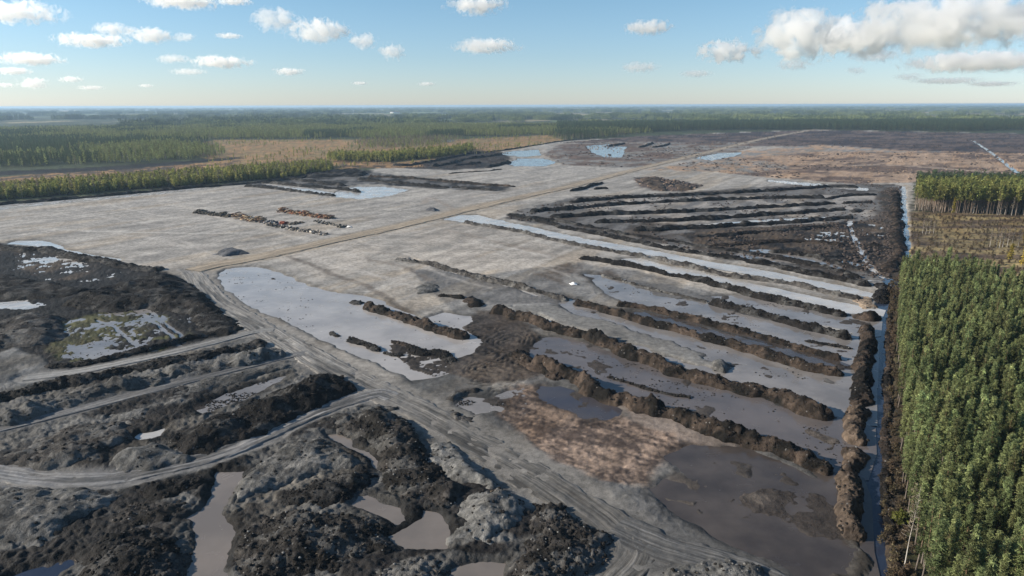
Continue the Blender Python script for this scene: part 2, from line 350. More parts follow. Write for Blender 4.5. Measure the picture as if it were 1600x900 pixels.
# polygon (traced on the photograph), two colours, relief (m), level (m), edge softness factor
ZONES = [
    ('bog', [(325, 262), (318, 236), (330, 219), (600, 218.5), (720, 218), (868, 211), (885, 222), (780, 238), (640, 258), (520, 266), (430, 262)], BOG, BOG2, .25, .4, 2),
    ('bog', [(-100, 288), (60, 272), (200, 262), (330, 254), (380, 250), (350, 263), (220, 274), (90, 284), (0, 292)], BOG, BRUSH, .25, .4, 1),
    ('wood shade', [(-200, 280), (0, 268), (160, 261), (300, 251), (380, 245), (378, 248), (300, 256), (170, 267), (0, 275), (-200, 287)], PEAT, PEAT2, .3, .3, 1),  # shadow along the front of the wood, painted as dark ground
    ('site', SITE, CLAY, CLAY2, .10, .45, 1),
    # far right of the site
    ('heath', [(870, 224), (1000, 213), (1270, 203.5), (1600, 209), (2200, 222), (2200, 246), (1600, 240), (1420, 238), (1290, 230), (1150, 228), (1000, 224)], HEATH, HEATH2, .5, .5, 1),
    ('pale far', [(1120, 240), (1280, 226), (1420, 236), (1600, 240), (1600, 246), (1420, 242), (1270, 244), (1130, 252)], BEIGE, CLAYM, .3, .5, 2),
    ('beige', [(1100, 258), (1180, 246), (1270, 238), (1500, 238), (1620, 240), (2100, 250), (2100, 268), (1700, 274), (1424, 286), (1330, 288), (1200, 278), (1110, 268)], BEIGE, BEIGE2, .45, .5, 1),
    ('far mixed', [(850, 243), (870, 226), (960, 221), (1100, 224), (1200, 222), (1150, 238), (1000, 262), (950, 262), (880, 258)], CLAYM, BEIGE2, .35, .45, 1),
    ('brown far', [(1010, 266), (1120, 246), (1200, 252), (1240, 262), (1180, 270), (1080, 268)], BEIGE, CLAYM, .3, .5, 1),
    ('brown pits', [(990, 278), (1020, 276), (1100, 290), (1075, 300), (1020, 299), (1000, 292)], BEIGE2, PEAT2, .6, .4, 1),
    # the ridge field between the haul road and the canal
    ('middle peat', [(800, 332), (900, 308), (1050, 302), (1200, 292), (1290, 288), (1400, 288), (1408, 300), (1410, 400), (1390, 440), (1340, 446), (1200, 412), (1050, 385), (900, 360), (790, 342)], (0.055, 0.047, 0.041), CLAYM2, .3, .3, 1),
    ('middle strips', [(930, 312), (1200, 306), (1370, 304), (1360, 350), (1320, 352), (1150, 356), (960, 344), (900, 332)], (0.23, 0.215, 0.20), CLAYM2, .15, .35, 1),
    ('peat mat', [(1060, 366), (1200, 356), (1330, 346), (1400, 340), (1408, 420), (1385, 436), (1290, 412), (1180, 398), (1090, 384)], (0.075, 0.058, 0.044), PEAT2, .9, .42, 1),
    ('canal bank', [(1372, 300), (1408, 292), (1412, 400), (1396, 440), (1380, 430), (1384, 360)], BRUSH, BRUSH2, .4, .5, 1),
    ('clay field', [(430, 405), (640, 350), (720, 340), (880, 392), (1060, 430), (1180, 470), (1100, 490), (960, 480), (880, 478), (700, 450), (600, 440), (500, 440)], (0.30, 0.275, 0.245), (0.235, 0.22, 0.20), .06, .4, 1),
    # ridge field in front of it
    ('wet clay', [(640, 420), (760, 430), (900, 412), (1000, 425), (1200, 480), (1370, 500), (1370, 860), (1300, 900), (1150, 840), (900, 660), (800, 580), (740, 520), (690, 470)], CLAYM, CLAYM2, .20, .26, 1),
    ('clay tongue', [(780, 478), (860, 474), (960, 500), (1060, 535), (1142, 570), (1128, 584), (1060, 570), (960, 535), (860, 500)], (0.24, 0.236, 0.23), CLAYM, .12, .55, .5),
    ('mid mud', [(830, 425), (900, 410), (960, 425), (1060, 455), (1040, 478), (980, 472), (900, 455)], CLAYM, MUD, .25, .25, 1),
    ('churned mud', [(690, 560), (720, 520), (745, 485), (800, 492), (850, 525), (860, 560), (850, 590), (800, 600), (740, 600), (690, 588)], MUD, MUD2, .28, .24, 1),
    ('mud isles', [(600, 530), (640, 534), (690, 555), (715, 575), (690, 592), (640, 580), (612, 552)], MUD, MUD2, .35, .03, 1),
    ('pink peat', [(760, 640), (800, 605), (850, 600), (900, 632), (960, 650), (1040, 668), (1105, 692), (1060, 720), (1000, 760), (930, 760), (860, 720), (790, 680)], PINK, PINK2, .30, .20, 2.2),
    ('mud flat', [(1190, 765), (1260, 770), (1320, 800), (1345, 850), (1300, 850), (1240, 815), (1170, 800), (1130, 790)], MUD2, PEAT2, .42, .12, 1),
    ('mud lines', [(1200, 655), (1290, 690), (1320, 690), (1300, 680), (1220, 650)], MUD, CLAYM2, .36, .02, 1),
    # left part
    ('far black', [(380, 290), (440, 278), (480, 271), (560, 264), (600, 272), (700, 282), (800, 291), (790, 300), (690, 296), (570, 288), (520, 296), (440, 296)], PEAT2, CLAYM2, .4, .4, 1),
    ('far black', [(600, 261), (690, 248), (750, 236), (800, 240), (790, 258), (750, 264), (700, 266), (640, 264)], PEAT2, MUD2, .4, .4, 1),
    ('far brown', [(520, 252), (660, 254), (660, 262), (540, 264)], BOG, BRUSH, .3, .4, 1),
    ('left peat', [(-400, 395), (0, 380), (60, 390), (200, 415), (255, 425), (300, 435), (350, 490), (400, 520), (440, 545), (330, 570), (200, 592), (60, 605), (-400, 640)], PEAT, PEAT2, .55, .45, 1),
    ('wet moss', [(20, 395), (110, 400), (180, 425), (170, 440), (60, 440), (30, 420)], PEAT2, BRUSH, .6, .215, 1),
    ('moss pool', [(70, 520), (110, 500), (190, 480), (250, 480), (270, 500), (300, 530), (250, 548), (180, 560), (100, 572), (80, 555)], (0.06, 0.058, 0.028), PEAT2, .70, .235, 1),
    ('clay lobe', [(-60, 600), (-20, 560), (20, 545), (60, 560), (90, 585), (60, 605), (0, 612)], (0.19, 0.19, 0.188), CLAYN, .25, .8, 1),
    # foreground
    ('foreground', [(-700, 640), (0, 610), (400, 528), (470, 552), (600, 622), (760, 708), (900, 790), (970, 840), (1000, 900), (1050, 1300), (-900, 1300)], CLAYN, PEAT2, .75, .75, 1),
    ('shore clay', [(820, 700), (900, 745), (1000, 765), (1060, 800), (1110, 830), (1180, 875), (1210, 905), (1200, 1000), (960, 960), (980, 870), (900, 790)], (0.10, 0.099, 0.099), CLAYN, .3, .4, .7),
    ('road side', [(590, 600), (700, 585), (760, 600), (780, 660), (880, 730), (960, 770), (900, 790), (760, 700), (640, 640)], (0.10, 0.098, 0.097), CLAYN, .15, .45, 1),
    ('dark strip', [(240, 750), (335, 735), (340, 758), (230, 795), (150, 800)], PEAT, PEAT2, .6, .6, 1),  # shaded side of the curved track's edge, put in as black ground
    # right of the ditch
    ('brush strip', [(1384, 440), (1425, 400), (1432, 460), (1420, 700), (1440, 900), (1500, 1200), (1370, 1200), (1366, 880), (1384, 700)], BRUSH, BRUSH2, .45, .5, 1),
    ('clearing', [(1420, 332), (1640, 338), (2200, 350), (2200, 560), (1620, 520), (1500, 470), (1424, 462), (1420, 400)], CLEAR, CLEAR2, .4, .6, 1),
    ('forest floor', [(1402, 463), (1500, 470), (1620, 515), (1900, 580), (2400, 900), (2400, 1400), (1600, 1400), (1440, 1000), (1424, 880), (1408, 760), (1400, 640), (1398, 540)], WOODF, WOODF2, .3, .7, 1),
    ('block floor', [(1426, 331), (1640, 340), (2000, 350), (2000, 312), (1426, 300)], BRUSH2, WOODF, .3, .6, 1),
    ('left strip floor', [(-200, 322), (0, 314), (100, 306), (200, 298), (300, 291), (400, 283), (510, 272), (520, 258), (300, 274), (0, 297), (-200, 312)], BRUSH2, WOODF, .3, .6, 1),
]
# water: polygon, z order, material, label
WATERS = [
    ('bright', [(338, 429), (352, 421), (372, 418), (400, 417), (425, 423), (440, 427), (485, 448), (537, 459), (571, 461), (599, 472), (632, 487), (662, 497), (690, 489), (740, 493), (742, 502), (722, 511), (752, 532), (738, 552), (708, 562), (700, 585), (687, 588), (644, 594), (583, 568), (522, 541), (461, 510), (418, 490), (400, 482), (351, 455)], 'large pale grey pool of clay water beside the wide muddy track, with dark mud islands in it'),
    ('sky_white', [(10, 381), (30, 376), (62, 375), (80, 379), (110, 391), (150, 399), (190, 404), (186, 409), (150, 404), (100, 394), (50, 384)], 'narrow white pool along the row of black peat mounds on the left'),
    ('sky_white', [(690, 343), (710, 336), (745, 336), (800, 348), (922, 374), (996, 387), (1075, 402), (1200, 424), (1292, 442), (1366, 458), (1366, 466), (1292, 453), (1200, 434), (1075, 412), (996, 396), (900, 379), (800, 358), (740, 349)], 'long white strip of water along the upper side of the ridge field'),
    ('sky_white', [(965, 405), (1000, 404), (1032, 412), (1106, 428), (1200, 448), (1292, 467), (1375, 486), (1370, 494), (1320, 490), (1200, 460), (1106, 440), (1040, 428)], 'white strip of water in the second row of the ridge field'),
    ('clay', [(1110, 466), (1160, 464), (1200, 470), (1261, 484), (1330, 498), (1350, 500), (1346, 520), (1331, 524), (1261, 507), (1200, 491)], 'pale pool between ridges with a white silt tongue at its right end'),
    ('clay', [(920, 428), (960, 436), (1020, 452), (1100, 478), (1180, 500), (1260, 518), (1330, 533), (1342, 534), (1334, 600), (1318, 600), (1316, 570), (1261, 549), (1200, 530), (1136, 514), (1075, 500), (1011, 482), (960, 460)], 'bluish strip of water in the middle of the ridge field'),
    ('dark', [(965, 486), (1011, 490), (1075, 508), (1136, 523), (1200, 539), (1261, 558), (1313, 573), (1261, 570), (1200, 550), (1136, 533), (1075, 516), (1014, 500)], 'narrow dark channel of water between two close ridges'),
    ('clay', [(880, 462), (930, 484), (1014, 512), (1075, 528), (1136, 546), (1200, 566), (1261, 584), (1310, 595), (1334, 598), (1330, 656), (1300, 650), (1200, 614), (1150, 596), (1090, 574), (1000, 545), (920, 505)], 'wide strip of grey water around a pale clay tongue'),
    ('clay2', [(838, 545), (865, 530), (930, 546), (1000, 570), (1060, 590), (1120, 610), (1200, 634), (1260, 655), (1310, 665), (1328, 664), (1326, 700), (1312, 736), (1295, 738), (1220, 695), (1150, 674), (1080, 652), (1000, 625), (940, 605), (890, 580), (845, 572)], 'broad purple grey pool between the two nearest long ridges'),
    ('pond', [(846, 602), (880, 604), (930, 620), (975, 642), (950, 656), (915, 661), (880, 636), (850, 620)], 'small blue pool above the pinkish peat'),
    ('clay', [(706, 632), (730, 618), (756, 622), (800, 612), (790, 640), (756, 650), (736, 650)], 'small bluish grey puddle in the bend of the track'),
    ('dark', [(1056, 714), (1080, 698), (1150, 700), (1210, 722), (1260, 748), (1300, 755), (1310, 748), (1314, 770), (1312, 850), (1318, 890), (1316, 960), (1215, 960), (1195, 880), (1110, 828), (1056, 800), (1020, 765), (1085, 748)], 'large dark brown pool at the lower right behind the pale clay shore'),
    ('creek', [(340, 739), (388, 734), (352, 799), (362, 840), (366, 870), (360, 905), (350, 960), (290, 960), (294, 900), (302, 885), (290, 842), (278, 812), (312, 797), (333, 762)], 'creek of beige water between dark heaps at the bottom'),
    ('ditch', [(16, 902), (60, 884), (122, 864), (120, 880), (95, 896), (85, 915), (0, 930)], 'dark blue puddle in the bottom left corner'),
    ('sky_white', [(209, 685), (215, 678), (263, 667), (245, 688), (225, 692)], 'small pale puddle at the upper edge of a black heap'),
    ('clay', [(296, 640), (345, 618), (400, 600), (452, 582), (446, 594), (405, 615), (370, 632), (320, 648)], 'pale puddle stretched along the top of the largest black heap'),
    ('creek', [(509, 679), (530, 677), (556, 680), (556, 697), (575, 704), (592, 722), (590, 735), (575, 722), (560, 708), (520, 690)], 'beige puddle bending down beside the brown rubble heap'),
    ('creek', [(596, 842), (612, 830), (650, 812), (668, 795), (692, 798), (706, 815), (716, 838), (706, 855), (668, 862), (632, 860)], 'beige pool at the bottom middle between the rubble heap and a pale clay heap'),
    ('creek', [(543, 790), (560, 773), (580, 780), (630, 795), (628, 815), (606, 822), (570, 800)], 'small murky puddle between the two black heaps at the bottom'),
    ('creek', [(424, 905), (432, 862), (460, 858), (482, 874), (470, 905)], 'small greenish puddle at the bottom edge'),
    ('creek', [(700, 905), (712, 880), (752, 872), (795, 880), (790, 910)], 'shallow beige puddle at the bottom edge right of the middle'),
    ('creek', [(722, 708), (735, 708), (760, 722), (788, 740), (780, 742), (750, 728)], 'upper beige puddle beside the track'),
    ('creek', [(806, 752), (820, 753), (870, 780), (920, 806), (955, 832), (948, 842), (920, 830), (870, 800), (830, 775)], 'long narrow puddle beside the track at the lower middle'),
    ('sky_white', [(515, 308), (535, 294), (560, 292), (605, 292), (640, 297), (610, 306), (565, 311)], 'white pool at the ends of the far left ridges'),
    ('sky_white', [(408, 287), (430, 286), (475, 292), (530, 304), (515, 308), (465, 297)], 'white strip of water between two far left ridges'),
    ('blue', [(780, 241), (800, 236), (842, 234), (846, 243), (815, 245)], 'far blue pool at the left of the haul road, the upper one of a pair'),
    ('blue', [(792, 257), (810, 248), (850, 248), (870, 254), (850, 260), (810, 260)], 'far pale blue pool, the lower one of a pair'),
    ('blue', [(915, 228), (950, 225), (978, 230), (972, 246), (945, 246), (925, 238)], 'far blue pool in front of the dark wood'),
    ('blue', [(1085, 247), (1120, 240), (1160, 238), (1150, 244), (1110, 251)], 'faint far puddle right of the haul road'),
    ('blue', [(676, 222), (690, 217.5), (712, 217.5), (708, 222)], 'tiny blue pond on the orange bog'),
    ('sky_white', [(1200, 281), (1275, 287), (1360, 295), (1355, 298), (1275, 291), (1200, 284)], 'thin white strip of water behind the dark far ridges'),
    ('sky_white', [(-60, 326), (0, 321), (100, 312), (250, 299), (345, 290), (345, 293), (250, 303), (100, 317), (0, 328), (-60, 336)], 'thin white water line along the bank of the left wood'),
    ('sky_white', [(20, 395), (110, 400), (180, 425), (170, 440), (60, 440), (30, 420)], 'white puddles among black peat at the far left'),
    ('clay', [(64, 520), (110, 498), (190, 478), (250, 478), (275, 500), (305, 530), (250, 550), (180, 562), (100, 575), (76, 555)], 'white puddles among moss and peat beside the pale track'),
    ('sky_white', [(-20, 474), (40, 470), (62, 480), (40, 484), (-20, 482)], 'thin white puddle at the left edge in front of the large black heap'),
    ('sky_white', [(1080, 352), (1180, 344), (1330, 338), (1330, 343), (1180, 350), (1090, 358)], 'thin pale puddle in the lowest far furrow'),
    ('sky_white', [(1262, 376), (1290, 364), (1316, 362), (1318, 374), (1290, 380)], 'cluster of white puddles on the peat mat left of the winding ditch'),
    ('sky_white', [(1352, 362), (1366, 352), (1388, 352), (1384, 366), (1364, 370)], 'cluster of white puddles on the peat mat right of the winding ditch'),
    ('clay', [(1130, 404), (1180, 392), (1260, 398), (1330, 414), (1300, 418), (1210, 406)], 'faint wet strip along the lower edge of the peat mat'),
]
RAISE = [
    ([(856, 624), (900, 616), (945, 640), (925, 650), (880, 636)], .04, MUD2),
    ([(790, 480), (862, 478), (960, 503), (1060, 538), (1140, 570), (1128, 583), (1060, 566), (960, 532), (860, 500)], .45, (0.16, 0.156, 0.148)),
    ([(1250, 505), (1300, 508), (1346, 520), (1340, 526), (1300, 520)], .16, (0.36, 0.35, 0.335)),
    ([(960, 436), (1040, 444), (1140, 470), (1100, 476), (1020, 462)], .2, CLAYM2),
    ([(1215, 560), (1290, 585), (1320, 600), (1290, 598), (1230, 578)], .06, CLAYM2),
    ([(1215, 655), (1260, 668), (1320, 690), (1300, 700), (1240, 680)], .10, MUD),
    ([(950, 628), (1020, 645), (1090, 662), (1180, 690), (1150, 700), (1060, 690), (990, 655)], .22, (0.17, 0.14, 0.12)),
    ([(1130, 790), (1200, 766), (1290, 775), (1330, 800), (1345, 850), (1320, 866), (1270, 838), (1200, 806)], .10, MUD2),
    ([(1320, 850), (1345, 840), (1352, 960), (1318, 960), (1316, 890)], .35, BRUSH2),
    ([(1095, 768), (1150, 772), (1210, 782), (1190, 792), (1120, 782)], .10, MUD),
    ([(1060, 738), (1090, 748), (1120, 762), (1090, 770), (1050, 758)], .12, MUD),
    ([(1220, 734), (1262, 750), (1300, 762), (1250, 764), (1210, 750)], .08, MUD2),
    ([(1010, 758), (1060, 770), (1090, 780), (1060, 792), (1030, 784)], .14, MUD),
    ([(870, 545), (930, 560), (960, 575), (930, 578), (880, 560)], .02, MUD2),
]
DITCH_MAIN = [(1398, 436), (1391, 446), (1386, 462), (1383, 478), (1379, 500), (1378, 520), (1379, 533), (1378, 576), (1377, 625), (1372, 645), (1364, 671), (1363, 717), (1358, 762), (1357, 808), (1360, 854), (1359, 905), (1362, 980)]
DITCH_CROSS = [(1350, 438), (1385, 440), (1400, 441), (1432, 442)]
DITCH_SMALL = [(1327, 344), (1330, 360), (1338, 378), (1347, 395), (1358, 414), (1372, 428), (1388, 437)]
DITCH_FAR = [(1517, 218), (1530, 226), (1548, 238), (1572, 256), (1590, 270)]
FURROW = [(640, 404), (690, 420), (740, 434), (800, 449), (840, 462)]
# strips of water: centre line, half width, material, label
STRIPS = [
    ([(212, 484), (228, 494), (246, 508), (258, 518), (270, 530), (282, 541)], .55, 'sky_white', 'left one of a pair of water filled wheel ruts in the black peat'),
    ([(222, 480), (244, 494), (262, 508), (276, 520), (290, 536)], .5, 'sky_white', 'right one of a pair of water filled wheel ruts in the black peat'),
    ([(150, 500), (176, 512), (200, 528), (220, 545)], .5, 'sky_white', 'water filled rut across the mossy puddles'),
    ([(1409, 291), (1410, 320), (1411, 350), (1414, 388), (1416, 404)], 2.8, 'blue', 'straight pale blue canal beside the clearing'),
    (DITCH_MAIN, 2.6, 'ditch', 'dark blue drainage ditch along the edge of the pine forest'),
    (DITCH_CROSS, 0.9, 'sky_white', 'short pale cross ditch at the upper corner of the pine forest'),
    (DITCH_SMALL, 1.2, 'sky_white', 'thin winding white ditch through the dark peat mat'),
    (DITCH_FAR, 2.5, 'blue', 'far straight ditch across the brown plain at the right edge'),
    (FURROW, 0.9, 'sky_white', 'thin broken white furrow beside a low ridge on the grey clay'),
    ([(800, 480), (830, 489), (862, 502)], 0.7, 'sky_white', 'short white furrow above the largest brown ridge'),
]
# tracks: centre line, half width, colour, label
ROADS = [
    ('haul_road', [(1276, 202), (1200, 215.5), (1100, 240), (1000, 264), (950, 277), (900, 290), (850, 301), (800, 312), (700, 336), (600, 360), (525, 376), (470, 389), (400, 404), (345, 414), (300, 424)], 6.2, (0.31, 0.255, 0.19), 'long straight sandy haul road running to the horizon'),
    ('muddy_track', [(293, 420), (305, 432), (322, 452), (350, 478), (395, 506), (430, 526), (490, 560), (550, 592), (610, 622), (680, 655), (760, 703), (830, 745), (900, 790), (950, 826), (975, 862), (940, 905), (900, 960)], 5.6, (0.215, 0.203, 0.187), 'wide rutted muddy track beside the large pool'),
    ('clay_track', [(960, 825), (1000, 842), (1050, 862), (1110, 880), (1170, 900), (1230, 930)], 4.6, (0.10, 0.098, 0.096), 'pale churned clay branch of the track at the bottom'),
    ('curved_track', [(-120, 725), (-60, 735), (0, 741), (60, 750), (130, 752), (200, 745), (270, 730), (340, 712), (400, 688), (470, 655), (530, 632), (590, 616), (615, 622)], 3.4, (0.185, 0.182, 0.180), 'curved pale track through the dark heaps at the lower left'),
    ('pale_track', [(40, 592), (95, 586), (150, 577), (250, 556), (330, 537), (400, 519), (428, 516)], 2.6, (0.235, 0.228, 0.217), 'straight light grey track past the mossy puddles'),
    ('grey_track', [(-60, 686), (0, 672), (120, 642), (250, 608), (350, 583), (440, 560), (480, 553)], 2.4, (0.135, 0.132, 0.130), 'narrow grey track between grey clay banks'),
    ('far_track', [(1330, 259), (1380, 258), (1450, 262), (1540, 269), (1640, 277)], 5.0, (0.30, 0.235, 0.185), 'far beige track on the brown plain behind the pine block'),
]
# wheel marks that are only a change of colour on the clay: line, half width, colour, strength
MARKS = [
    ([(120, 362), (200, 364), (300, 365), (420, 366)], 1.5, (0.42, 0.40, 0.37), .8),
    ([(60, 358), (130, 361), (200, 363)], 2.5, (0.42, 0.40, 0.37), .5),
    ([(240, 317), (280, 322), (320, 332), (360, 346), (410, 358), (470, 372), (510, 378)], 2.5, (0.38, 0.35, 0.31), .7),
    ([(130, 335), (200, 345), (280, 358)], 2.0, (0.36, 0.34, 0.32), .5),
    ([(452, 402), (490, 416), (522, 431), (550, 440), (574, 449), (614, 474), (640, 488)], 1.6, (0.10, 0.082, 0.068), .8),
    ([(571, 405), (600, 411), (626, 417), (655, 430), (675, 439)], 1.8, (0.13, 0.105, 0.085), .6),
    ([(700, 360), (800, 385), (900, 408)], 2.2, (0.20, 0.165, 0.135), .5),
    ([(560, 390), (620, 400), (700, 420)], 2.5, (0.2, 0.17, 0.14), .4),
    ([(660, 320), (672, 310), (690, 318), (720, 335)], 2.5, (0.22, 0.18, 0.145), .6),
    ([(420, 398), (330, 392), (250, 400), (200, 405)], 1.5, (0.2, 0.19, 0.18), .4),
]

mr = random.Random(4)
for k in range(64):                             # crossing wheel tracks over the clay plain
    u0, v0 = (mr.uniform(20, 520), mr.uniform(318, 395)) if k < 28 else (mr.uniform(520, 980), mr.uniform(285, 320)) if k < 38 else (mr.uniform(460, 900), mr.uniform(360, 430))
    dx, dy = mr.choice([(160, 4), (150, -14), (120, 22), (110, 34)]); b_ = mr.uniform(-5, 5); g = mr.choice([.16, .36, .40, .34])
    MARKS.append(([(u0, v0), (u0 + dx * .5, v0 + dy * .5 + b_), (u0 + dx, v0 + dy)], mr.uniform(.8, 2.0), (g, g * .94, g * .87), mr.uniform(.3, .7)))
WATER_W = []                                    # world outlines, for the shore of the ground and for the sheets
for kind, poly, label in WATERS: WATER_W.append(Ps(poly))
ROAD_W = [smooth_line(Ps(r[1]), lambda d: max(2.0, 0.012 * d)) for r in ROADS]
STRIP_W = [smooth_line(Ps(s[0]), lambda d: max(2.0, 0.012 * d)) for s in STRIPS]
SWIRL = P(782, 560)

def ground(x, y, colours=True):
    """height, colour and small-scale roughness of the ground at world points"""
    d = np.hypot(x, y)
    far = np.clip(d / 900.0, 0.35, 6.0)
    wx = fbm(x / 9.0, y / 9.0, 3, 3); wy = fbm(x / 9.0, y / 9.0, 4, 3)
    wl = fbm(x / 60.0, y / 60.0, 5, 3)
    big = fbm(x / 34.0, y / 34.0, 11, 4); mid = fbm(x / 6.5, y / 6.5, 12, 4); clod = billow(x / 1.9, y / 1.9, 13, 2)
    pat = fbm(x / 14.0, y / 26.0, 21, 5)
    # open country beyond the site: woodland floor, pale fields
    fld = fbm(x / 520.0, y / 900.0, 31, 4)
    # colour of woods, then bright stubble and grass
    t = sstep(0.25, 0.42, fld)
    c = np.stack([np.full(x.shape, 0.042), np.full(x.shape, 0.052), np.full(x.shape, 0.026)], -1)
    c = c + (np.array([0.22, 0.19, 0.11]) - c) * (t * sstep(2200, 3400, d))[..., None]
    t2 = sstep(0.30, 0.45, fbm(x / 300.0, y / 700.0, 37, 4))
    c = c + (np.array([0.12, 0.15, 0.06]) - c) * (t2 * sstep(2500, 4000, d))[..., None]
    rel = np.full(x.shape, .4); lev = np.full(x.shape, .6)
    rough = np.full(x.shape, 0.6)
    for name, poly, c1, c2, rl, lv, soft in ZONES:
        pw = Ps(poly)
        mx = 40
        m = (x > pw[:, 0].min() - mx) & (x < pw[:, 0].max() + mx) & (y > pw[:, 1].min() - mx) & (y < pw[:, 1].max() + mx)
        if not m.any(): continue
        f = far[m]
        sd = sdist(pw, x[m] + wx[m] * 4 * np.minimum(f, 2) * soft, y[m] + wy[m] * 4 * np.minimum(f, 2) * soft)
        k = sstep(-1.4, 1.4, sd / (np.maximum(1.0, 3.0 * np.minimum(f, 2)) * soft))
        p = sstep(-0.45, 0.45, pat[m] + 0.35 * mid[m])
        cc = np.array(c1) + (np.array(c2) - np.array(c1)) * p[:, None]
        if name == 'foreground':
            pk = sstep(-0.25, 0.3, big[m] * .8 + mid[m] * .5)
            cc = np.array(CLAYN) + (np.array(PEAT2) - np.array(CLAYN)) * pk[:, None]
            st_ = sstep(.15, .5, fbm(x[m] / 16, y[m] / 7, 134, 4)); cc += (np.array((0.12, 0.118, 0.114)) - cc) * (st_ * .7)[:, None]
        elif name in ('pink peat', 'churned mud', 'mud isles'):
            al = x[m] * .80 - y[m] * .60; ac = x[m] * .60 + y[m] * .80
            q = fbm(al / 7.0, ac / 1.6, 41, 4) + .7 * fbm(x[m] / 1.1, y[m] / 1.1, 48, 2) + .6 * fbm(x[m] / 12, y[m] / 12, 49, 3)
            q = sstep(-.7, .8, q)
            cc = np.array(c1) + (np.array(c2) - np.array(c1)) * q[:, None]
        elif name in ('moss pool',):
            q = sstep(0.0, .35, fbm(x[m] / 5, y[m] / 5, 43, 3))
            cc = cc + (np.array(MOSS) - cc) * q[:, None]
        elif name == 'clearing':
            q = sstep(-.3, .4, fbm(x[m] / 40, y[m] / 9, 45, 4))
            cc = np.array(c1) + (np.array(c2) - np.array(c1)) * q[:, None]
        elif name in ('heath', 'beige', 'far mixed'):
            q = sstep(-.35, .35, fbm(x[m] / 60, y[m] / 38, 47, 5) + .5 * fbm(x[m] / 14, y[m] / 20, 46, 3))
            cc = np.array(c1) + (np.array(c2) - np.array(c1)) * q[:, None]
        c[m] += (cc - c[m]) * k[:, None]
        rel[m] += (rl - rel[m]) * k; lev[m] += (lv - lev[m]) * k
        rough[m] += (min(1, .25 + rl * 1.3) - rough[m]) * k
    # drag marks and drying streaks that run with the haul road over the clay
    ax, ay = .52, .854
    su, sv = x * ax + y * ay, x * ay - y * ax
    stk = fbm(su / 70.0, sv / 5.0, 131, 4); stk2 = fbm(x / 90.0, y / 11.0, 132, 4)
    c *= (1 + .26 * np.clip(stk, -1, 1) + .13 * np.clip(stk2, -1, 1))[..., None]
    warm = sstep(.1, .6, fbm(su / 110.0, sv / 16.0, 133, 4))[..., None] * np.array([.02, -.04, -.12]); c *= 1 + warm
    # streaks of wheel marks and drag marks on the clay
    for pts, hw, mc, st in MARKS:
        ln = smooth_line(Ps(pts), 8.0)
        m = (x > ln[:, 0].min() - 15) & (x < ln[:, 0].max() + 15) & (y > ln[:, 1].min() - 15) & (y < ln[:, 1].max() + 15)
        if not m.any(): continue
        k = sstep(1.6, .5, line_dist(ln, x[m] + wx[m] * 1.2, y[m] + wy[m] * 1.2) / hw) * st * (0.75 + 0.3 * np.clip(mid[m], -1, 1))
        c[m] += (np.array(mc) - c[m]) * k[:, None]
    h = lev + rel * (0.45 * big + 0.55 * mid + 0.28 * clod + 0.30 * fbm(x / 1.1, y / 1.1, 15, 2))
    # concentric ruts where machines have turned
    for q_, (su_, sv_, pit, rad_) in enumerate([(782, 572, 2.3, 15), (800, 535, 2.6, 20), (760, 592, 2.0, 12), (835, 560, 2.4, 14), (745, 520, 2.5, 14)]):
        cx_, cy_ = P(su_, sv_); rx, ry = x - cx_, y - cy_
        rr = np.hypot(rx - .3 * ry, ry * 0.8) + 3.0 * wx + 1.6 * wl + 1.5 * mid
        k = sstep(rad_, rad_ * .45, np.hypot(rx, ry * .7)) * sstep(-.35, .35, fbm(x / 5.0, y / 5.0, 140 + q_, 2))
        rut = np.sin(rr * 2 * np.pi / pit)
        h = h + k * 0.15 * rut
        c *= (1 - 0.60 * k * sstep(0.1, -0.8, rut))[..., None]
    # water: below the surface inside each outline, with a ragged shore
    for pw, wt in zip(WATER_W, WATERS):
        if 'puddles' in wt[2]: continue                         # puddles stand between the lumps as they are
        m = (x > pw[:, 0].min() - 12) & (x < pw[:, 0].max() + 12) & (y > pw[:, 1].min() - 12) & (y < pw[:, 1].max() + 12)
        if not m.any(): continue
        f = np.clip(far[m], .55, 1.2)
        sd = sdist(pw, x[m] + wx[m] * 2.2 * f, y[m] + wy[m] * 2.2 * f)
        sd = sd + (1.5 * mid[m] + .5 * clod[m]) * np.maximum(.6, f)
        if wt[0] in ('clay', 'clay2', 'dark') and 'ridge' in wt[2] + 'ridge' and 'large pale' not in wt[2] and 'puddle' not in wt[2]: sd = sd + (3.2 if wt[0] != 'dark' else 1.6)
        k = sstep(-2.2, 2.6, sd / np.maximum(.7, f))
        soft_isles = (rel[m] > .33) & (lev[m] < .24)          # mud and moss that stands in the water keeps its relief
        shoal = wt[0] in ('clay2', 'dark', 'clay', 'ditch', 'pond') and wt[0] != 'bright'
        bed = (-0.27 + .42 * mid[m] * (pat[m] > -.6) + .22 * clod[m] * sstep(-.2, .5, pat[m])) if shoal else -0.50 + .30 * mid[m]
        tgt = np.where(soft_isles, h[m] * .9 - .02, bed)
        h[m] += (tgt - h[m]) * k
        wet = sstep(-5.0, 0.2, sd)[:, None] * 0.5                # wet shore is darker clay
        c[m] *= 1 - wet
        if shoal: c[m] += (np.array(MUD2) - c[m]) * (sstep(0, 2.5, sd) * .8)[:, None]
    for (pts, hw, kind, lab), ln in zip(STRIPS, STRIP_W):
        m = (x > ln[:, 0].min() - 12) & (x < ln[:, 0].max() + 12) & (y > ln[:, 1].min() - 12) & (y < ln[:, 1].max() + 12)
        if not m.any(): continue
        q = line_dist(ln, x[m] + wx[m] * .8, y[m] + wy[m] * .8)
        k = sstep(hw * 1.5, hw * .6, q)
        h[m] += (-0.7 - h[m]) * k
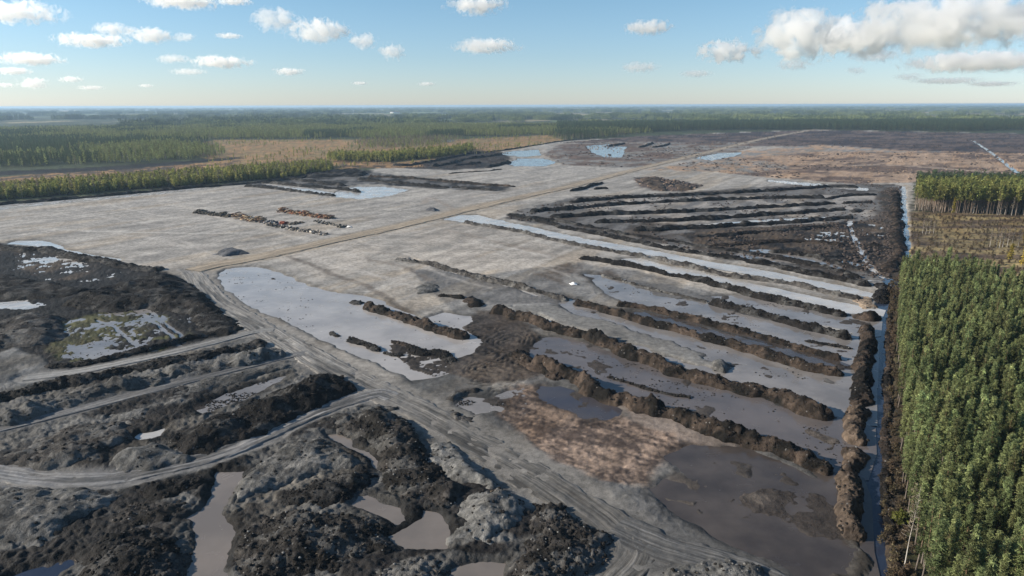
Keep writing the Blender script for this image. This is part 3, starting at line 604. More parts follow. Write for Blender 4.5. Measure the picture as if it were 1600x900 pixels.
    for pts, lv, cl in RAISE:                                   # silt and clay that stands out of the water
        pw = Ps(pts)
        m = (x > pw[:, 0].min() - 9) & (x < pw[:, 0].max() + 9) & (y > pw[:, 1].min() - 9) & (y < pw[:, 1].max() + 9)
        if not m.any(): continue
        sd = sdist(pw, x[m] + wx[m] * 2, y[m] + wy[m] * 2) + 1.2 * mid[m] + .4 * clod[m]
        k = sstep(-1.5, 2.0, sd)
        h[m] += (np.maximum(h[m], lv + .16 * mid[m]) - h[m]) * k
        c[m] += (np.array(cl) * (1 + .3 * np.clip(pat[m], -1, 1))[:, None] - c[m]) * (k * .85)[:, None]
    # road beds
    for (nm, pts, hw, rc, lab), ln in zip(ROADS, ROAD_W):
        m = (x > ln[:, 0].min() - 25) & (x < ln[:, 0].max() + 25) & (y > ln[:, 1].min() - 25) & (y < ln[:, 1].max() + 25)
        if not m.any(): continue
        q = line_dist(ln, x[m] + wx[m] * .8, y[m] + wy[m] * .8)
        k = sstep(hw * 1.9, hw * 1.05, q)
        h[m] += (0.22 - h[m]) * k
        kc = sstep(hw * 2.0, hw * 1.0, q) * .8
        c[m] += (np.array(rc) * .8 - c[m]) * kc[:, None]
        rough[m] *= 1 - .5 * k
    return h, np.clip(c, 0.004, 1), rough

# ------------------------------------------------------------------ ground sheet (finer near, coarser far)
def v_to_d(v): return P(800, v)[1]
rows = [-400, -150, -40, 20, 45, 62, 75, 84, 91]
rows += [v_to_d(v) for v in np.arange(940, 200, -1.5)]
rows += [v_to_d(v) for v in np.arange(200, 172, -.6)]
rows += list(np.geomspace(v_to_d(172) * 1.06, 46000, 16))
rows = np.array(rows)
cs = np.concatenate([-np.geomspace(3.2, .93, 30), np.arange(-.92, .9201, .0019), np.geomspace(.93, 3.2, 30)])
yy = np.repeat(rows[:, None], len(cs), 1)
ref = np.maximum(rows, 110.0)
xx = cs[None, :] * ref[:, None]
gx, gy = xx.ravel(), yy.ravel()
gz, gc, gr = ground(gx, gy)
gz = np.where(np.hypot(gx, gy) > 6000, np.minimum(gz, .6), gz)
me = mesh_from('ground', np.stack([gx, gy, gz], -1), grid_faces(len(rows), len(cs)), M_GROUND, smooth=True)
add_col(me, gc); add_float(me, 'rough', gr)
link('ground', me, kind='structure', label='bare grey clay and black peat ground of the work site, woods and bog around it')

# ------------------------------------------------------------------ water sheets
MW = {'pond': water_mat('blue grey water', (0.040, 0.040, 0.052), (0.060, 0.055, 0.058), .06, .03), 'bright': water_mat('bright clay water', (0.33, 0.31, 0.295), (0.25, 0.235, 0.225), .06, .03), 'clay': M_WATER, 'dark': M_DARKWATER, 'ditch': M_DITCH, 'sky_white': M_PALEWATER, 'blue': M_PALEWATER, 'creek': None, 'clay2': None}
MW['creek'] = water_mat('beige water', (0.175, 0.153, 0.137), (0.135, 0.12, 0.11))
MW['clay2'] = water_mat('purple grey water', (0.118, 0.104, 0.10), (0.082, 0.074, 0.074))
MW['blue'] = water_mat('open water', (0.20, 0.21, 0.225), (0.14, 0.15, 0.165), .1, .03)

def grow(poly, e):
    """outline moved outwards by about e metres"""
    a = 0.5 * np.sum(poly[:, 0] * np.roll(poly[:, 1], -1) - np.roll(poly[:, 0], -1) * poly[:, 1])
    nx = np.roll(poly, -1, 0) - np.roll(poly, 1, 0)
    nrm = np.stack([nx[:, 1], -nx[:, 0]], -1); nrm /= np.linalg.norm(nrm, axis=1)[:, None] + 1e-9
    return poly + nrm * e * (1 if a > 0 else -1)

import bmesh
for i, ((kind, poly, label), pw) in enumerate(zip(WATERS, WATER_W)):
    dist = np.hypot(*pw.mean(0))
    g = grow(pw, min(4.5, 1.8 + dist * .004) + (3.5 if kind in ('clay', 'clay2', 'dark') else 0))
    bm = bmesh.new()
    bm.faces.new([bm.verts.new((p[0], p[1], 0.0)) for p in g])
    bmesh.ops.triangulate(bm, faces=bm.faces[:])
    bmesh.ops.recalc_face_normals(bm, faces=bm.faces[:])
    if bm.faces[0].normal.z < 0: bmesh.ops.reverse_faces(bm, faces=bm.faces[:])
    me = bpy.data.meshes.new('water'); bm.to_mesh(me); bm.free()
    me.materials.append(MW[kind])
    link('water', me, kind='structure', label=label, loc=(0, 0, 0.0018 * i))

SPECKS = []
def specks(i, n, seed, lo=.0):
    pw = WATER_W[i]; rg_ = np.random.default_rng(seed)
    q = pw.min(0) + rg_.random((n, 2)) * (pw.max(0) - pw.min(0))
    k = fbm(q[:, 0] / 11, q[:, 1] / 5, seed, 3)
    q = q[(sdist(pw, q[:, 0], q[:, 1]) > .5) & (k > lo)]
    SPECKS.append(np.hstack([q, np.full((len(q), 1), .03 + .0018 * i)]))
for i, wt in enumerate(WATERS):
    dd = np.hypot(*WATER_W[i].mean(0))
    if wt[0] in ('clay', 'clay2', 'bright') and dd < 420: specks(i, int(3000 if 'large' in wt[2] or 'broad' in wt[2] else 1500), 70 + i, .42)

def ribbon(line, hw, nacross, zf=None, wob=0.0):
    t = np.gradient(line, axis=0); t /= np.linalg.norm(t, axis=1)[:, None] + 1e-9
    nr = np.stack([-t[:, 1], t[:, 0]], -1)
    s = np.concatenate([[0], np.cumsum(np.linalg.norm(np.diff(line, axis=0), axis=1))])
    a = np.linspace(-1, 1, nacross)
    wv = hw * (1 + wob * fbm(s / 11.0, s * 0 + 3.3, 51, 3))
    off = a[None, :] * wv[:, None]
    pts = line[:, None, :] + nr[:, None, :] * off[..., None]
    return pts, np.repeat(s[:, None], nacross, 1), off, np.repeat(a[None, :], len(s), 0)

for i, ((pts, hw, kind, label), ln) in enumerate(zip(STRIPS, STRIP_W)):
    p, s, o_, a = ribbon(ln, hw * 1.7, 5)
    v = np.concatenate([p.reshape(-1, 2), np.full((p.shape[0] * p.shape[1], 1), -0.08 - 0.01 * i)], 1)
    me = mesh_from('water', v, grid_faces(p.shape[0], p.shape[1])[:, ::-1], MW[kind])
    link('water', me, kind='structure', label=label)

# ------------------------------------------------------------------ tracks
for i, (nm, pts, hw, rc, label) in enumerate(ROADS):
    ln = smooth_line(Ps(pts), lambda d: max(.7, .006 * d))
    na = 29
    p, s, off, a = ribbon(ln, hw * 1.15, na, wob=.10)
    x, y = p[..., 0].ravel(), p[..., 1].ravel(); so, sa, oo = s.ravel(), a.ravel(), off.ravel()
    wander = fbm(so / 45.0, so * 0 + i, 61, 2) * 1.3
    rut = np.sin((oo + wander + .8 * fbm(x / 7.0, y / 7.0, 68, 2)) * 2 * np.pi / 2.4) * np.clip(.35 + .9 * fbm(so / 14.0, oo / 1.9, 62, 3), -.4, 1.2)
    muddy = nm in ('muddy_track', 'clay_track', 'curved_track')
    z = 0.34 + 0.02 * i + (.07 if muddy else .05) * rut + (.14 if muddy else .05) * fbm(x / 2.5, y / 2.5, 63, 3) + .12 * fbm(x / 20, y / 20, 64, 2) * muddy
    if nm == 'haul_road': z += .25
    edge = sstep(.78, 1.0, np.abs(sa) + .10 * fbm(x / 2.0, y / 2.0, 65, 2))
    z = z - edge * 1.0
    near = 1 - .45 * sstep(210, 135, y) * (nm == 'muddy_track')       # darker over its near stretch
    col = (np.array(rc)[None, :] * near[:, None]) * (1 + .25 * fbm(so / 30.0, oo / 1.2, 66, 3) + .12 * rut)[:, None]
    wear = sstep(.25, .6, fbm(so / 22.0, oo / 2.2, 67, 3)) * (.45 if muddy else .15)
    col = col * (1 - wear[:, None])
    me = mesh_from(nm, np.stack([x, y, z], -1), grid_faces(len(ln), na)[:, ::-1], M_ROAD, smooth=True)
    add_col(me, np.clip(col, .01, 1))
    at = me.attributes.new('st', 'FLOAT_VECTOR', 'POINT')
    at.data.foreach_set('vector', np.stack([so, oo + wander, so * 0 + i * 9.0], -1).astype(np.float32).ravel())
    link(nm, me, kind='structure', label=label)
# ------------------------------------------------------------------ ridges and heaps of dug soil, each a thing
SOILS = {'peat': (PEAT, (0.019, 0.017, 0.016)), 'brown': ((0.009, 0.008, 0.007), (0.056, 0.042, 0.033)), 'clay': ((0.115, 0.113, 0.109), (0.058, 0.057, 0.055)),
         'mix': ((0.034, 0.031, 0.029), (0.082, 0.078, 0.074)), 'pale': ((0.14, 0.138, 0.133), (0.08, 0.079, 0.077)), 'sand': ((0.30, 0.235, 0.175), (0.14, 0.11, 0.09)),
         'rubble': ((0.012, 0.011, 0.010), (0.046, 0.042, 0.039)), 'beige': ((0.095, 0.072, 0.055), (0.022, 0.018, 0.016)), 'gravel': ((0.11, 0.112, 0.12), (0.075, 0.077, 0.085))}

def soil_colour(kind, x, y, z, sd):
    a, b = (np.array(c) for c in SOILS[kind])
    k = sstep(-.35, .5, fbm(x / 3.1 + sd, y / 3.1, 71, 5))
    k2 = sstep(.1, .55, fbm(x / 9.0 + sd, y / 9.0, 72, 3))
    c = a + (b - a) * np.clip(.75 * k + .45 * k2 - .1, 0, 1)[:, None]
    if kind in ('rubble', 'mix', 'peat'):                       # smears of grey clay through the peat
        k3 = sstep(.22, .5, fbm(x / 6.0 + sd, y / 3.5, 74, 4)) * {'rubble': .55, 'mix': .8, 'peat': .34}[kind]
        c = c + (np.array((0.11, 0.108, 0.104)) - c) * k3[:, None]
    if kind in ('clay', 'pale', 'sand'):
        k3 = sstep(.2, .6, fbm(x / 5.0 + sd, y / 2.6, 75, 4)) * .6
        c = c * (1 - k3[:, None] * .6)
    return np.clip(c * (1 + .35 * fbm(x / .8, y / .8, 73, 2))[:, None], .004, 1)

seed_n = [0]
CLODS = {'dark': [], 'pale': []}
def debris(x, y, z, ok, d0, kind):
    if d0 > 330: return
    idx = np.where(ok)[0]
    if not len(idx): return
    rg_ = np.random.default_rng(seed_n[0] + 900)
    n_ = int(len(idx) * {'clay': .03, 'pale': .06, 'brown': .05, 'beige': .04, 'mix': .05}.get(kind, .15)); pick = rg_.choice(idx, n_)
    pale = rg_.random(n_) < {'rubble': .14, 'mix': .10, 'pale': .5, 'clay': .25, 'peat': .02, 'brown': .02, 'beige': .04}.get(kind, .2)
    q = np.stack([x[pick], y[pick], z[pick] - .03], -1) + rg_.normal(0, .12, (n_, 3)) * (1, 1, .2)
    CLODS['pale'].append(q[pale]); CLODS['dark'].append(q[~pale])
def ridge(label, pts, wid, hgt, kind, name='soil_ridge', cat='soil ridge', group=None, lumps=1.0):
    """a long bank of dug soil heaped bucket by bucket along a line"""
    seed_n[0] += 1; sd = seed_n[0] * 7.7
    ln = smooth_line(Ps(pts), lambda d: max(.32, .0028 * d))
    d0 = np.hypot(*ln.mean(0)); na = int(np.clip(30 - d0 / 40, 12, 28))
    hw = wid * .58
    s = np.concatenate([[0], np.cumsum(np.linalg.norm(np.diff(ln, axis=0), axis=1))])
    T = s[-1]
    sidewob = fbm(s / 9.0 + sd, s * 0, 81, 3)
    t = np.gradient(ln, axis=0); t /= np.linalg.norm(t, axis=1)[:, None] + 1e-9
    nr = np.stack([-t[:, 1], t[:, 0]], -1)
    ln = ln + nr * (sidewob * hw * .35)[:, None]
    taper = np.sqrt(np.clip(np.minimum(s, T - s) / (hw * .8), 0, 1))
    wv = hw * (1 + .24 * fbm(s / 4.5 + sd, s * 0 + 1, 82, 3)) * (.35 + .65 * taper)
    a = np.linspace(-1, 1, na)
    p = ln[:, None, :] + nr[:, None, :] * (a[None, :] * wv[:, None])[..., None]
    x, y = p[..., 0].ravel(), p[..., 1].ravel()
    ss = np.repeat(s, na); aa = np.tile(a, len(s)); tp = np.repeat(taper, na)
    prof = np.clip(1 - np.abs(aa) ** 1.7, 0, 1)
    hv = hgt * 1.25 * (.90 + .18 * fbm(ss / 2.2 + sd, ss * 0 + 2, 83, 2) + .22 * fbm(ss / 6.0 + sd, ss * 0 + 6, 76, 2) + .20 * fbm(ss / 14.0 + sd, ss * 0 + 4, 84, 2))
    # bucket loads
    big = billow(x / (2.4 * lumps) + sd, y / (2.4 * lumps), 85, 2); fine = fbm(x / .95 + sd, y / .95, 86, 3)
    z = prof * np.clip(hv, .25 * hgt, None) * tp + np.minimum(1, prof * 2.2) * (hgt * .09 * big + .30 * min(1, hgt / 1.6) * fine + .34 * min(1, hgt / 1.6) * np.abs(fbm(x / .75 + sd, y / .75, 89, 2)) + .30 * min(1, hgt / 1.6) * vnoise(x / 1.7 + sd, y / 1.7, 90))
    z = z - .75 * (1 - np.minimum(1, prof * 4)) + .12
    # undercut clods push the sides out unevenly
    px = fbm(x / 1.3, z / .9 + y / 1.3, 87, 2) * .25; py = fbm(x / 1.3 + 9, z / .9 + y / 1.3, 88, 2) * .25
    v = np.stack([x + px, y + py, z], -1)
    me = mesh_from(name, v, grid_faces(len(s), na)[:, ::-1], M_SOIL, smooth=False)
    add_col(me, soil_colour(kind, x, y, z, sd)); add_float(me, 'rough', np.full(len(x), .9))
    debris(x + px, y + py, z, prof > .25, d0, kind)
    return link(name, me, label=label, cat=cat, group=group)

def heap(label, poly, hgt, kind, name='soil_heap', cat='soil heap', group=None, lumps=1.0, steep=.45, rough=1.0, z0=.1):
    """a broad heap: rises from its outline, with lumps and gullies"""
    seed_n[0] += 1; sd = seed_n[0] * 5.3
    pw = Ps(poly); d0 = np.hypot(*pw.mean(0))
    st = max(.31, .0030 * d0)
    x0, y0 = pw.min(0) - 2; x1, y1 = pw.max(0) + 2
    gx = np.arange(x0, x1 + st, st); gy = np.arange(y0, y1 + st * 1.15, st * 1.15)
    x, y = np.meshgrid(gx, gy); nr, nc = x.shape; x, y = x.ravel(), y.ravel()
    sdv = sdist(pw, x + 1.4 * fbm(x / 4.5, y / 4.5, 91, 3), y + 1.4 * fbm(x / 4.5, y / 4.5, 92, 3))
    L = hgt / steep
    if kind in ('clay', 'pale', 'gravel'): rough *= .6
    f = 1 - np.exp(-np.clip(sdv, 0, None) / L * 1.9)
    big = fbm(x / 8.5 + sd, y / 8.5, 93, 3); clod = billow(x / (2.2 * lumps) + sd, y / (2.2 * lumps), 94, 3); fine = fbm(x / .9, y / .9, 95, 3)
    z = f * hgt * (.8 + .38 * big) + np.clip(sdv / 1.2, 0, 1) * rough * (.18 * clod * min(1, hgt / 2.) + .26 * fine + .34 * np.abs(fbm(x / 1.0 + sd, y / 1.0, 98, 2)) + .14 * vnoise(x / .5, y / .5, 99))
    z = z0 + z - .7 * sstep(.7, -.7, sdv)
    quads = grid_faces(nr, nc)
    keep = (sdv[quads] > -.9).any(1)
    quads = quads[keep]
    used = np.unique(quads); mp = np.full(len(x), -1); mp[used] = np.arange(len(used)); quads = mp[quads]
    x, y, z = x[used], y[used], z[used]
    jx = fbm(x / 1.1, y / 1.1 + z, 96, 2) * .2; jy = fbm(x / 1.1 + 7, y / 1.1 + z, 97, 2) * .2
    debris(x + jx, y + jy, z, sdv[used] > -.2, d0, kind)
    me = mesh_from(name, np.stack([x + jx, y + jy, z], -1), quads, M_SOIL, smooth=False)
    add_col(me, soil_colour(kind, x, y, z, sd)); add_float(me, 'rough', np.full(len(x), .9))
    return link(name, me, label=label, cat=cat, group=group)

G1 = 'ridges between the flooded strips'
ridge('nearest brown ridge of the flooded field, its broken end rising from the large dark pool', [(828, 568), (892, 590), (937, 622), (983, 633), (1045, 652), (1106, 671), (1167, 693), (1215, 703), (1261, 724), (1296, 742)], 6.2, 2.5, 'brown', group=G1)
ridge('longest brown ridge, behind the purple grey pool from the churned mud to the ditch', [(768, 487), (800, 495), (861, 513), (922, 531), (983, 553), (1045, 577), (1106, 596), (1167, 612), (1215, 623), (1261, 643), (1304, 653)], 6.0, 2.2, 'brown', group=G1)
ridge('front one of two close dark ridges with pointed ends in the grey water', [(898, 474), (953, 488), (1014, 507), (1075, 522), (1136, 539), (1200, 557), (1261, 577), (1317, 588)], 4.0, 1.6, 'brown', group=G1)
ridge('rear one of two close dark ridges, shorter and starting thin amid the blue strip', [(962, 478), (1011, 483), (1075, 499), (1136, 514), (1200, 530), (1261, 549), (1313, 564)], 3.4, 1.3, 'brown', group=G1)
ridge('short dark ridge that starts abruptly in pale water below the white silt tongue', [(1109, 474), (1151, 484), (1200, 497), (1261, 513), (1332, 530)], 4.6, 1.7, 'peat', group=G1)
ridge('thin broken mud line amid the blue strip', [(940, 430), (990, 444), (1040, 458), (1105, 473)], 2.4, .6, 'mix', group=G1)
ridge('dark ridge in front of the second white strip of water', [(905, 405), (983, 416), (1045, 430), (1106, 443), (1167, 459), (1200, 468), (1261, 481), (1322, 495)], 5.4, 1.8, 'peat', group=G1)
ridge('lumpy grey brown ridge between the two white strips of water', [(726, 349), (800, 361), (876, 379), (971, 396), (1032, 408), (1106, 424), (1167, 437), (1230, 444), (1292, 458), (1345, 470)], 5.0, 1.6, 'mix', group=G1)
heap('sandy tan heap where the lumpy grey ridge meets the ditch', [(1330, 470), (1350, 464), (1368, 470), (1372, 480), (1350, 482)], 1.6, 'sand')
ridge('low ridge on the grey clay right of the brown wheel marks', [(620, 406), (675, 415), (736, 431), (800, 446), (846, 458), (889, 470)], 4.4, 1.3, 'mix', group=G1)
ridge('dark bank above the long white strip of water', [(795, 336), (850, 347), (892, 359), (971, 374), (1029, 386), (1090, 397), (1167, 408), (1261, 428), (1331, 441), (1362, 449)], 7.0, 1.7, 'peat', group=G1)
ridge('low dark bank behind the one above the long white strip', [(830, 340), (905, 352), (1000, 370), (1100, 386), (1200, 401), (1290, 419), (1345, 436)], 5.0, 1.2, 'peat', group=G1)
ridge('short brown ridge standing in the large pale grey pool', [(570, 479), (592, 485), (620, 493), (650, 505), (690, 519), (728, 531)], 5.4, 2.0, 'brown')

G2 = 'banks along the drainage ditch'
ridge('dark bank beside the ditch just below the cross ditch', [(1380, 446), (1378, 460), (1374, 474)], 6.5, 2.0, 'peat', group=G2)
ridge('round dark bank by the ditch at the end of the white silt tongue', [(1335, 494), (1362, 500), (1368, 494)], 7.0, 2.2, 'brown', group=G2)
ridge('brown bank by the ditch right of the two close ridges', [(1357, 515), (1354, 545), (1349, 570), (1346, 595), (1345, 618), (1342, 636)], 4.6, 1.9, 'brown', group=G2)
ridge('sunlit bank by the ditch right of the longest ridge', [(1344, 640), (1338, 655), (1334, 672), (1334, 696)], 4.4, 1.9, 'beige', group=G2)
ridge('lowest long brown bank by the ditch, above the big dark pool', [(1338, 706), (1335, 725), (1330, 750), (1326, 775), (1326, 800), (1329, 826), (1334, 846)], 4.6, 1.8, 'beige', group=G2)
ridge('low brushy bank between the ditch and the pines', [(1394, 470), (1390, 520), (1388, 580), (1386, 640), (1384, 700), (1384, 760), (1392, 830), (1405, 900)], 2.0, .6, 'brown', group=G2)

G3 = 'parallel dark ridges in the middle distance'
ridge('rearmost of the long dark parallel ridges in the middle distance', [(890, 317), (975, 310), (1050, 307), (1150, 302), (1230, 297), (1290, 293), (1340, 293)], 7.2, 2.0, 'peat', group=G3)
ridge('second long dark parallel ridge from the rear', [(828, 332), (892, 327), (975, 320), (1100, 314), (1200, 311), (1288, 310)], 7.2, 2.0, 'peat', group=G3)
ridge('short dark ridge at the right end of the second parallel ridge', [(1290, 312), (1320, 307), (1370, 305)], 6, 1.6, 'peat', group=G3)
ridge('third long dark parallel ridge, ending in reddish soil', [(858, 340), (950, 336), (1025, 334), (1125, 329), (1200, 325), (1307, 319)], 7.2, 2.0, 'peat', group=G3)
ridge('small dark ridge right of the third parallel ridge', [(1314, 319), (1338, 318), (1364, 317)], 5, 1.5, 'peat', group=G3)
ridge('fourth long dark parallel ridge from the rear', [(928, 349), (1012, 347), (1100, 344), (1200, 337), (1270, 332), (1322, 328)], 7.2, 2.0, 'peat', group=G3)
ridge('frontmost of the long dark parallel ridges, by the small winding ditch', [(990, 362), (1075, 358), (1200, 351), (1270, 346), (1332, 341)], 7.2, 2.0, 'peat', group=G3)
ridge('broken dark bank on the upper part of the peat mat', [(1085, 372), (1160, 366), (1230, 361), (1300, 354)], 6, 1.3, 'peat', group='low banks on the peat mat')
ridge('low brown bank across the middle of the peat mat', [(1110, 386), (1180, 380), (1250, 377), (1320, 384)], 6, 1.1, 'brown', group='low banks on the peat mat')
ridge('short dark bank on the peat mat right of the winding ditch', [(1352, 384), (1370, 386), (1392, 392)], 6, 1.3, 'peat', group='low banks on the peat mat')
ridge('low dark bank along the lower edge of the peat mat', [(1200, 394), (1250, 398), (1300, 410), (1350, 424)], 5, 1.1, 'peat', group='low banks on the peat mat')
heap('small round dark heap at the head of the winding white ditch', [(1326, 330), (1336, 326), (1348, 329), (1346, 333), (1332, 333)], 1.6, 'peat')
heap('oval black heap on the peat mat left of the winding ditch', [(1280, 403), (1300, 397), (1320, 401), (1312, 408), (1290, 409)], 1.8, 'peat')
ridge('rough brown bank along the left side of the canal', [(1398, 300), (1399, 330), (1401, 360), (1402, 392), (1396, 412), (1385, 428)], 7, 1.8, 'brown')
for k, (lab, pts) in enumerate([('upper left clump of the brown pit heaps behind the parallel ridges', [(1000, 280), (1030, 279), (1040, 288), (1010, 290)]),
        ('lower left clump of the brown pit heaps behind the parallel ridges', [(1010, 290), (1040, 291), (1042, 299), (1020, 298)]),
        ('right clump of the brown pit heaps behind the parallel ridges', [(1052, 288), (1072, 290), (1086, 298), (1060, 297)])]):
    heap(lab, pts, 2.0, 'beige', group='brown pit heaps')

G4 = 'dark ridges before the left wood'
ridge('front dark ridge on the far left clay, before the white pool', [(385, 292), (420, 295), (462, 300), (500, 304), (523, 307)], 5.5, 1.8, 'peat', group=G4)
ridge('second dark ridge on the far left clay, its end in the white pool', [(408, 286), (440, 288), (475, 292), (537, 297), (563, 301)], 6, 2.0, 'peat', group=G4)
ridge('wide broken dark bank behind the second far left ridge', [(450, 280), (480, 284), (510, 288), (540, 291)], 9, 2.0, 'peat', group=G4)
heap('biggest far black heap at the corner of the left wood', [(470, 273), (520, 268), (555, 265), (575, 271), (570, 276), (520, 277), (480, 279)], 4.0, 'peat')
ridge('long dark ridge right of the white pool', [(560, 281), (590, 284), (625, 287), (660, 291), (703, 294)], 6, 2.0, 'peat', group=G4)
ridge('long dark ridge behind the one right of the white pool', [(575, 277), (610, 278), (650, 280), (690, 284), (725, 287), (765, 290), (806, 293)], 5.5, 1.8, 'brown', group=G4)
ridge('short dark ridge near the haul road', [(706, 294), (740, 296), (778, 299)], 5.5, 1.7, 'peat', group=G4)
ridge('dark bank along the edge of the second small wood', [(612, 259), (640, 259), (690, 250), (720, 244), (748, 238)], 8, 2.4, 'peat', group=G4)
ridge('dark bank in front of the bank along the second small wood', [(676, 261), (705, 256), (725, 250), (755, 246), (784, 242)], 7, 2.4, 'peat', group=G4)
ridge('middle one of three short dark banks before the far blue pools', [(712, 260), (735, 257), (752, 255)], 7, 2.2, 'peat', group=G4)
ridge('right one of three short dark banks, by the lower blue pool', [(758, 263), (778, 259), (796, 254)], 8, 2.6, 'peat', group=G4)
ridge('faint dark bank across the pale flat before the far blue pools', [(700, 272), (725, 270), (760, 268), (785, 265)], 5, 1.0, 'brown', group=G4)
ridge('long dark bank at the foot of the left wood', [(-150, 334), (0, 320), (100, 312), (200, 303), (300, 294), (385, 288), (450, 281), (500, 275)], 8, 1.7, 'peat')
ridge('dark dyke along the bog behind the far blue pools', [(745, 240), (790, 235), (840, 227), (880, 221), (930, 216)], 6, 1.6, 'peat')
ridge('black ridge alone on the pale clay right of the haul road', [(891, 300), (910, 296), (925, 291), (943, 287)], 5.5, 2.0, 'peat', group='two black ridges on pale clay')
ridge('short black ridge beside the longer one on the pale clay', [(928, 297), (940, 296), (952, 296)], 5, 1.6, 'peat', group='two black ridges on pale clay')
for lab, pts in [('left of three tiny dark banks far off in front of the wood', [(952, 229), (965, 227), (975, 225)]), ('middle of three tiny dark banks far off in front of the wood', [(998, 231), (1010, 228), (1020, 224)]), ('right of three tiny dark banks far off in front of the wood', [(1020, 231), (1035, 229), (1046, 225)])]:
    ridge(lab, pts, 7, 2.4, 'peat', group='tiny far banks')

# small heaps and islands
heap('dark blue grey gravel heap beside the haul road at the left', [(332, 400), (345, 391), (362, 388), (382, 393), (390, 399), (360, 402)], 3.2, 'gravel', name='gravel_heap', cat='gravel heap', steep=.7, rough=.4)
heap('small blue grey gravel heap at the roadside in the distance', [(664, 330), (668, 326), (676, 325), (686, 329), (678, 332)], 2.6, 'gravel', name='gravel_heap', cat='gravel heap', steep=.8, rough=.4)
GI = 'islands in the large pale pool'
heap('small round mud island above the ridge in the large pool', [(545, 473), (555, 469), (568, 472), (562, 476), (550, 476)], .9, 'peat', name='mud_island', cat='mud island', group=GI)
heap('oval mud island by the track side of the large pool', [(514, 519), (525, 517), (538, 524), (534, 528), (524, 525)], 1.0, 'peat', name='mud_island', cat='mud island', group=GI)
ridge('longest mud island in the large pool', [(545, 531), (560, 537), (578, 543), (594, 549)], 2.6, .9, 'peat', name='mud_island', cat='mud island', group=GI)
ridge('thin mud island right of the longest one', [(600, 551), (614, 555), (630, 555)], 1.6, .6, 'peat', name='mud_island', cat='mud island', group=GI)
heap('tiny dark stump of mud at the far end of the large pool', [(422, 436), (426, 432), (431, 436), (427, 439)], 1.0, 'peat', name='mud_island', cat='mud island', group=GI)
ridge('broken mud island in the middle of the large pool', [(612, 534), (640, 541), (668, 552), (690, 548)], 2.6, .5, 'brown', name='mud_island', cat='mud island', group=GI)
ridge('dark mud island at the churned end of the large pool', [(640, 545), (660, 552), (690, 556), (716, 566)], 4.5, .8, 'peat', name='mud_island', cat='mud island', group=GI)
heap('brown heap at the head of the churned mud', [(722, 470), (740, 463), (758, 474), (752, 482), (730, 482)], 1.8, 'brown')
heap('grey clay mound beside pale slush above the churned mud', [(640, 452), (668, 443), (690, 450), (680, 458), (655, 462)], 1.2, 'clay')
ridge('dark muddy bank above the churned mud', [(684, 462), (706, 464), (725, 468)], 3.5, .9, 'brown')
ridge('dark mud bank between the churned mud and the purple grey pool', [(800, 552), (820, 566), (850, 580), (880, 594)], 6, 1.1, 'brown')
heap('dark crescent heap around the small bluish puddle, its upper arm', [(695, 626), (712, 614), (735, 607), (752, 610), (745, 617), (720, 624), (704, 632)], 1.6, 'mix')
heap('dark crescent heap around the small bluish puddle, its lower arm', [(695, 645), (712, 640), (735, 652), (734, 661), (712, 660)], 1.5, 'mix')
heap('pale clay bluff standing at the tip of the clay tongue', [(1100, 566), (1128, 562), (1144, 572), (1132, 584), (1108, 580)], 1.8, 'pale', rough=.4, steep=.9)
ridge('dark mud streak in the purple grey pool', [(950, 590), (985, 600), (1030, 613), (1080, 622)], 1.2, .35, 'peat', name='mud_streak', cat='mud streak')
ridge('dark mud patch in the strip by the ditch', [(1258, 532), (1290, 538), (1330, 545)], 2.6, .4, 'peat', name='mud_streak', cat='mud streak')

# left peat
GL = 'black peat heaps at the left'
ridge('row of black peat mounds along the narrow white pool', [(-40, 386), (0, 388), (40, 392), (70, 391), (95, 399), (150, 408), (200, 417), (248, 425)], 8, 1.8, 'peat', lumps=2.2, group=GL)
heap('largest black peat heap of the left part, left of the wide track', [(95, 478), (150, 458), (200, 442), (245, 428), (285, 436), (318, 458), (340, 478), (352, 492), (300, 494), (230, 484), (160, 490)], 4.6, 'peat', group=GL)
heap('grey black heap at the left edge below the thin white puddle', [(-40, 520), (0, 504), (50, 490), (98, 498), (108, 528), (70, 542), (20, 545), (-40, 550)], 3.0, 'mix', group=GL)
heap('flat black heap at the left edge behind the moss', [(-60, 440), (0, 428), (70, 442), (130, 452), (160, 452), (100, 466), (40, 470), (-60, 470)], 2.2, 'peat', group=GL)
heap('rough black heap between the mossy puddles and the wide track', [(300, 490), (334, 484), (362, 496), (386, 514), (350, 526), (318, 520), (300, 505)], 1.8, 'peat', group=GL)
ridge('low black ridge at the upper edge of the pale grey track', [(66, 578), (110, 572), (160, 563), (230, 548), (300, 530), (370, 514)], 4.0, 1.0, 'peat', group=GL)
ridge('low black ridge below the pale grey track', [(-30, 632), (20, 618), (80, 606), (180, 586), (270, 568), (350, 551), (415, 537)], 7, 1.6, 'peat', group=GL)
ridge('long grey clay bank between the pale track and the narrow grey track', [(-20, 664), (40, 648), (100, 629), (200, 603), (300, 581), (400, 563), (445, 553)], 9, 2.2, 'clay', lumps=1.4)
heap('grey clay heap between the narrow grey track and the long pale puddle', [(240, 618), (300, 600), (380, 583), (440, 572), (466, 571), (440, 582), (390, 597), (330, 612), (260, 632)], 1.5, 'clay')
heap('largest black heap of the lower left, long and rounded', [(245, 692), (300, 667), (380, 640), (430, 613), (490, 592), (540, 591), (564, 608), (530, 628), (470, 652), (410, 682), (340, 708), (285, 714)], 5.2, 'peat')
heap('dark grey heap left of the small pale puddle', [(-30, 735), (10, 712), (60, 690), (130, 666), (200, 664), (206, 688), (180, 705), (150, 728), (90, 738), (30, 732)], 2.8, 'mix')
heap('ribbed grey clay heap on the upper side of the curved track', [(150, 738), (175, 712), (240, 697), (280, 704), (304, 722), (250, 736), (200, 741)], 2.8, 'clay', rough=.6, lumps=1.5)
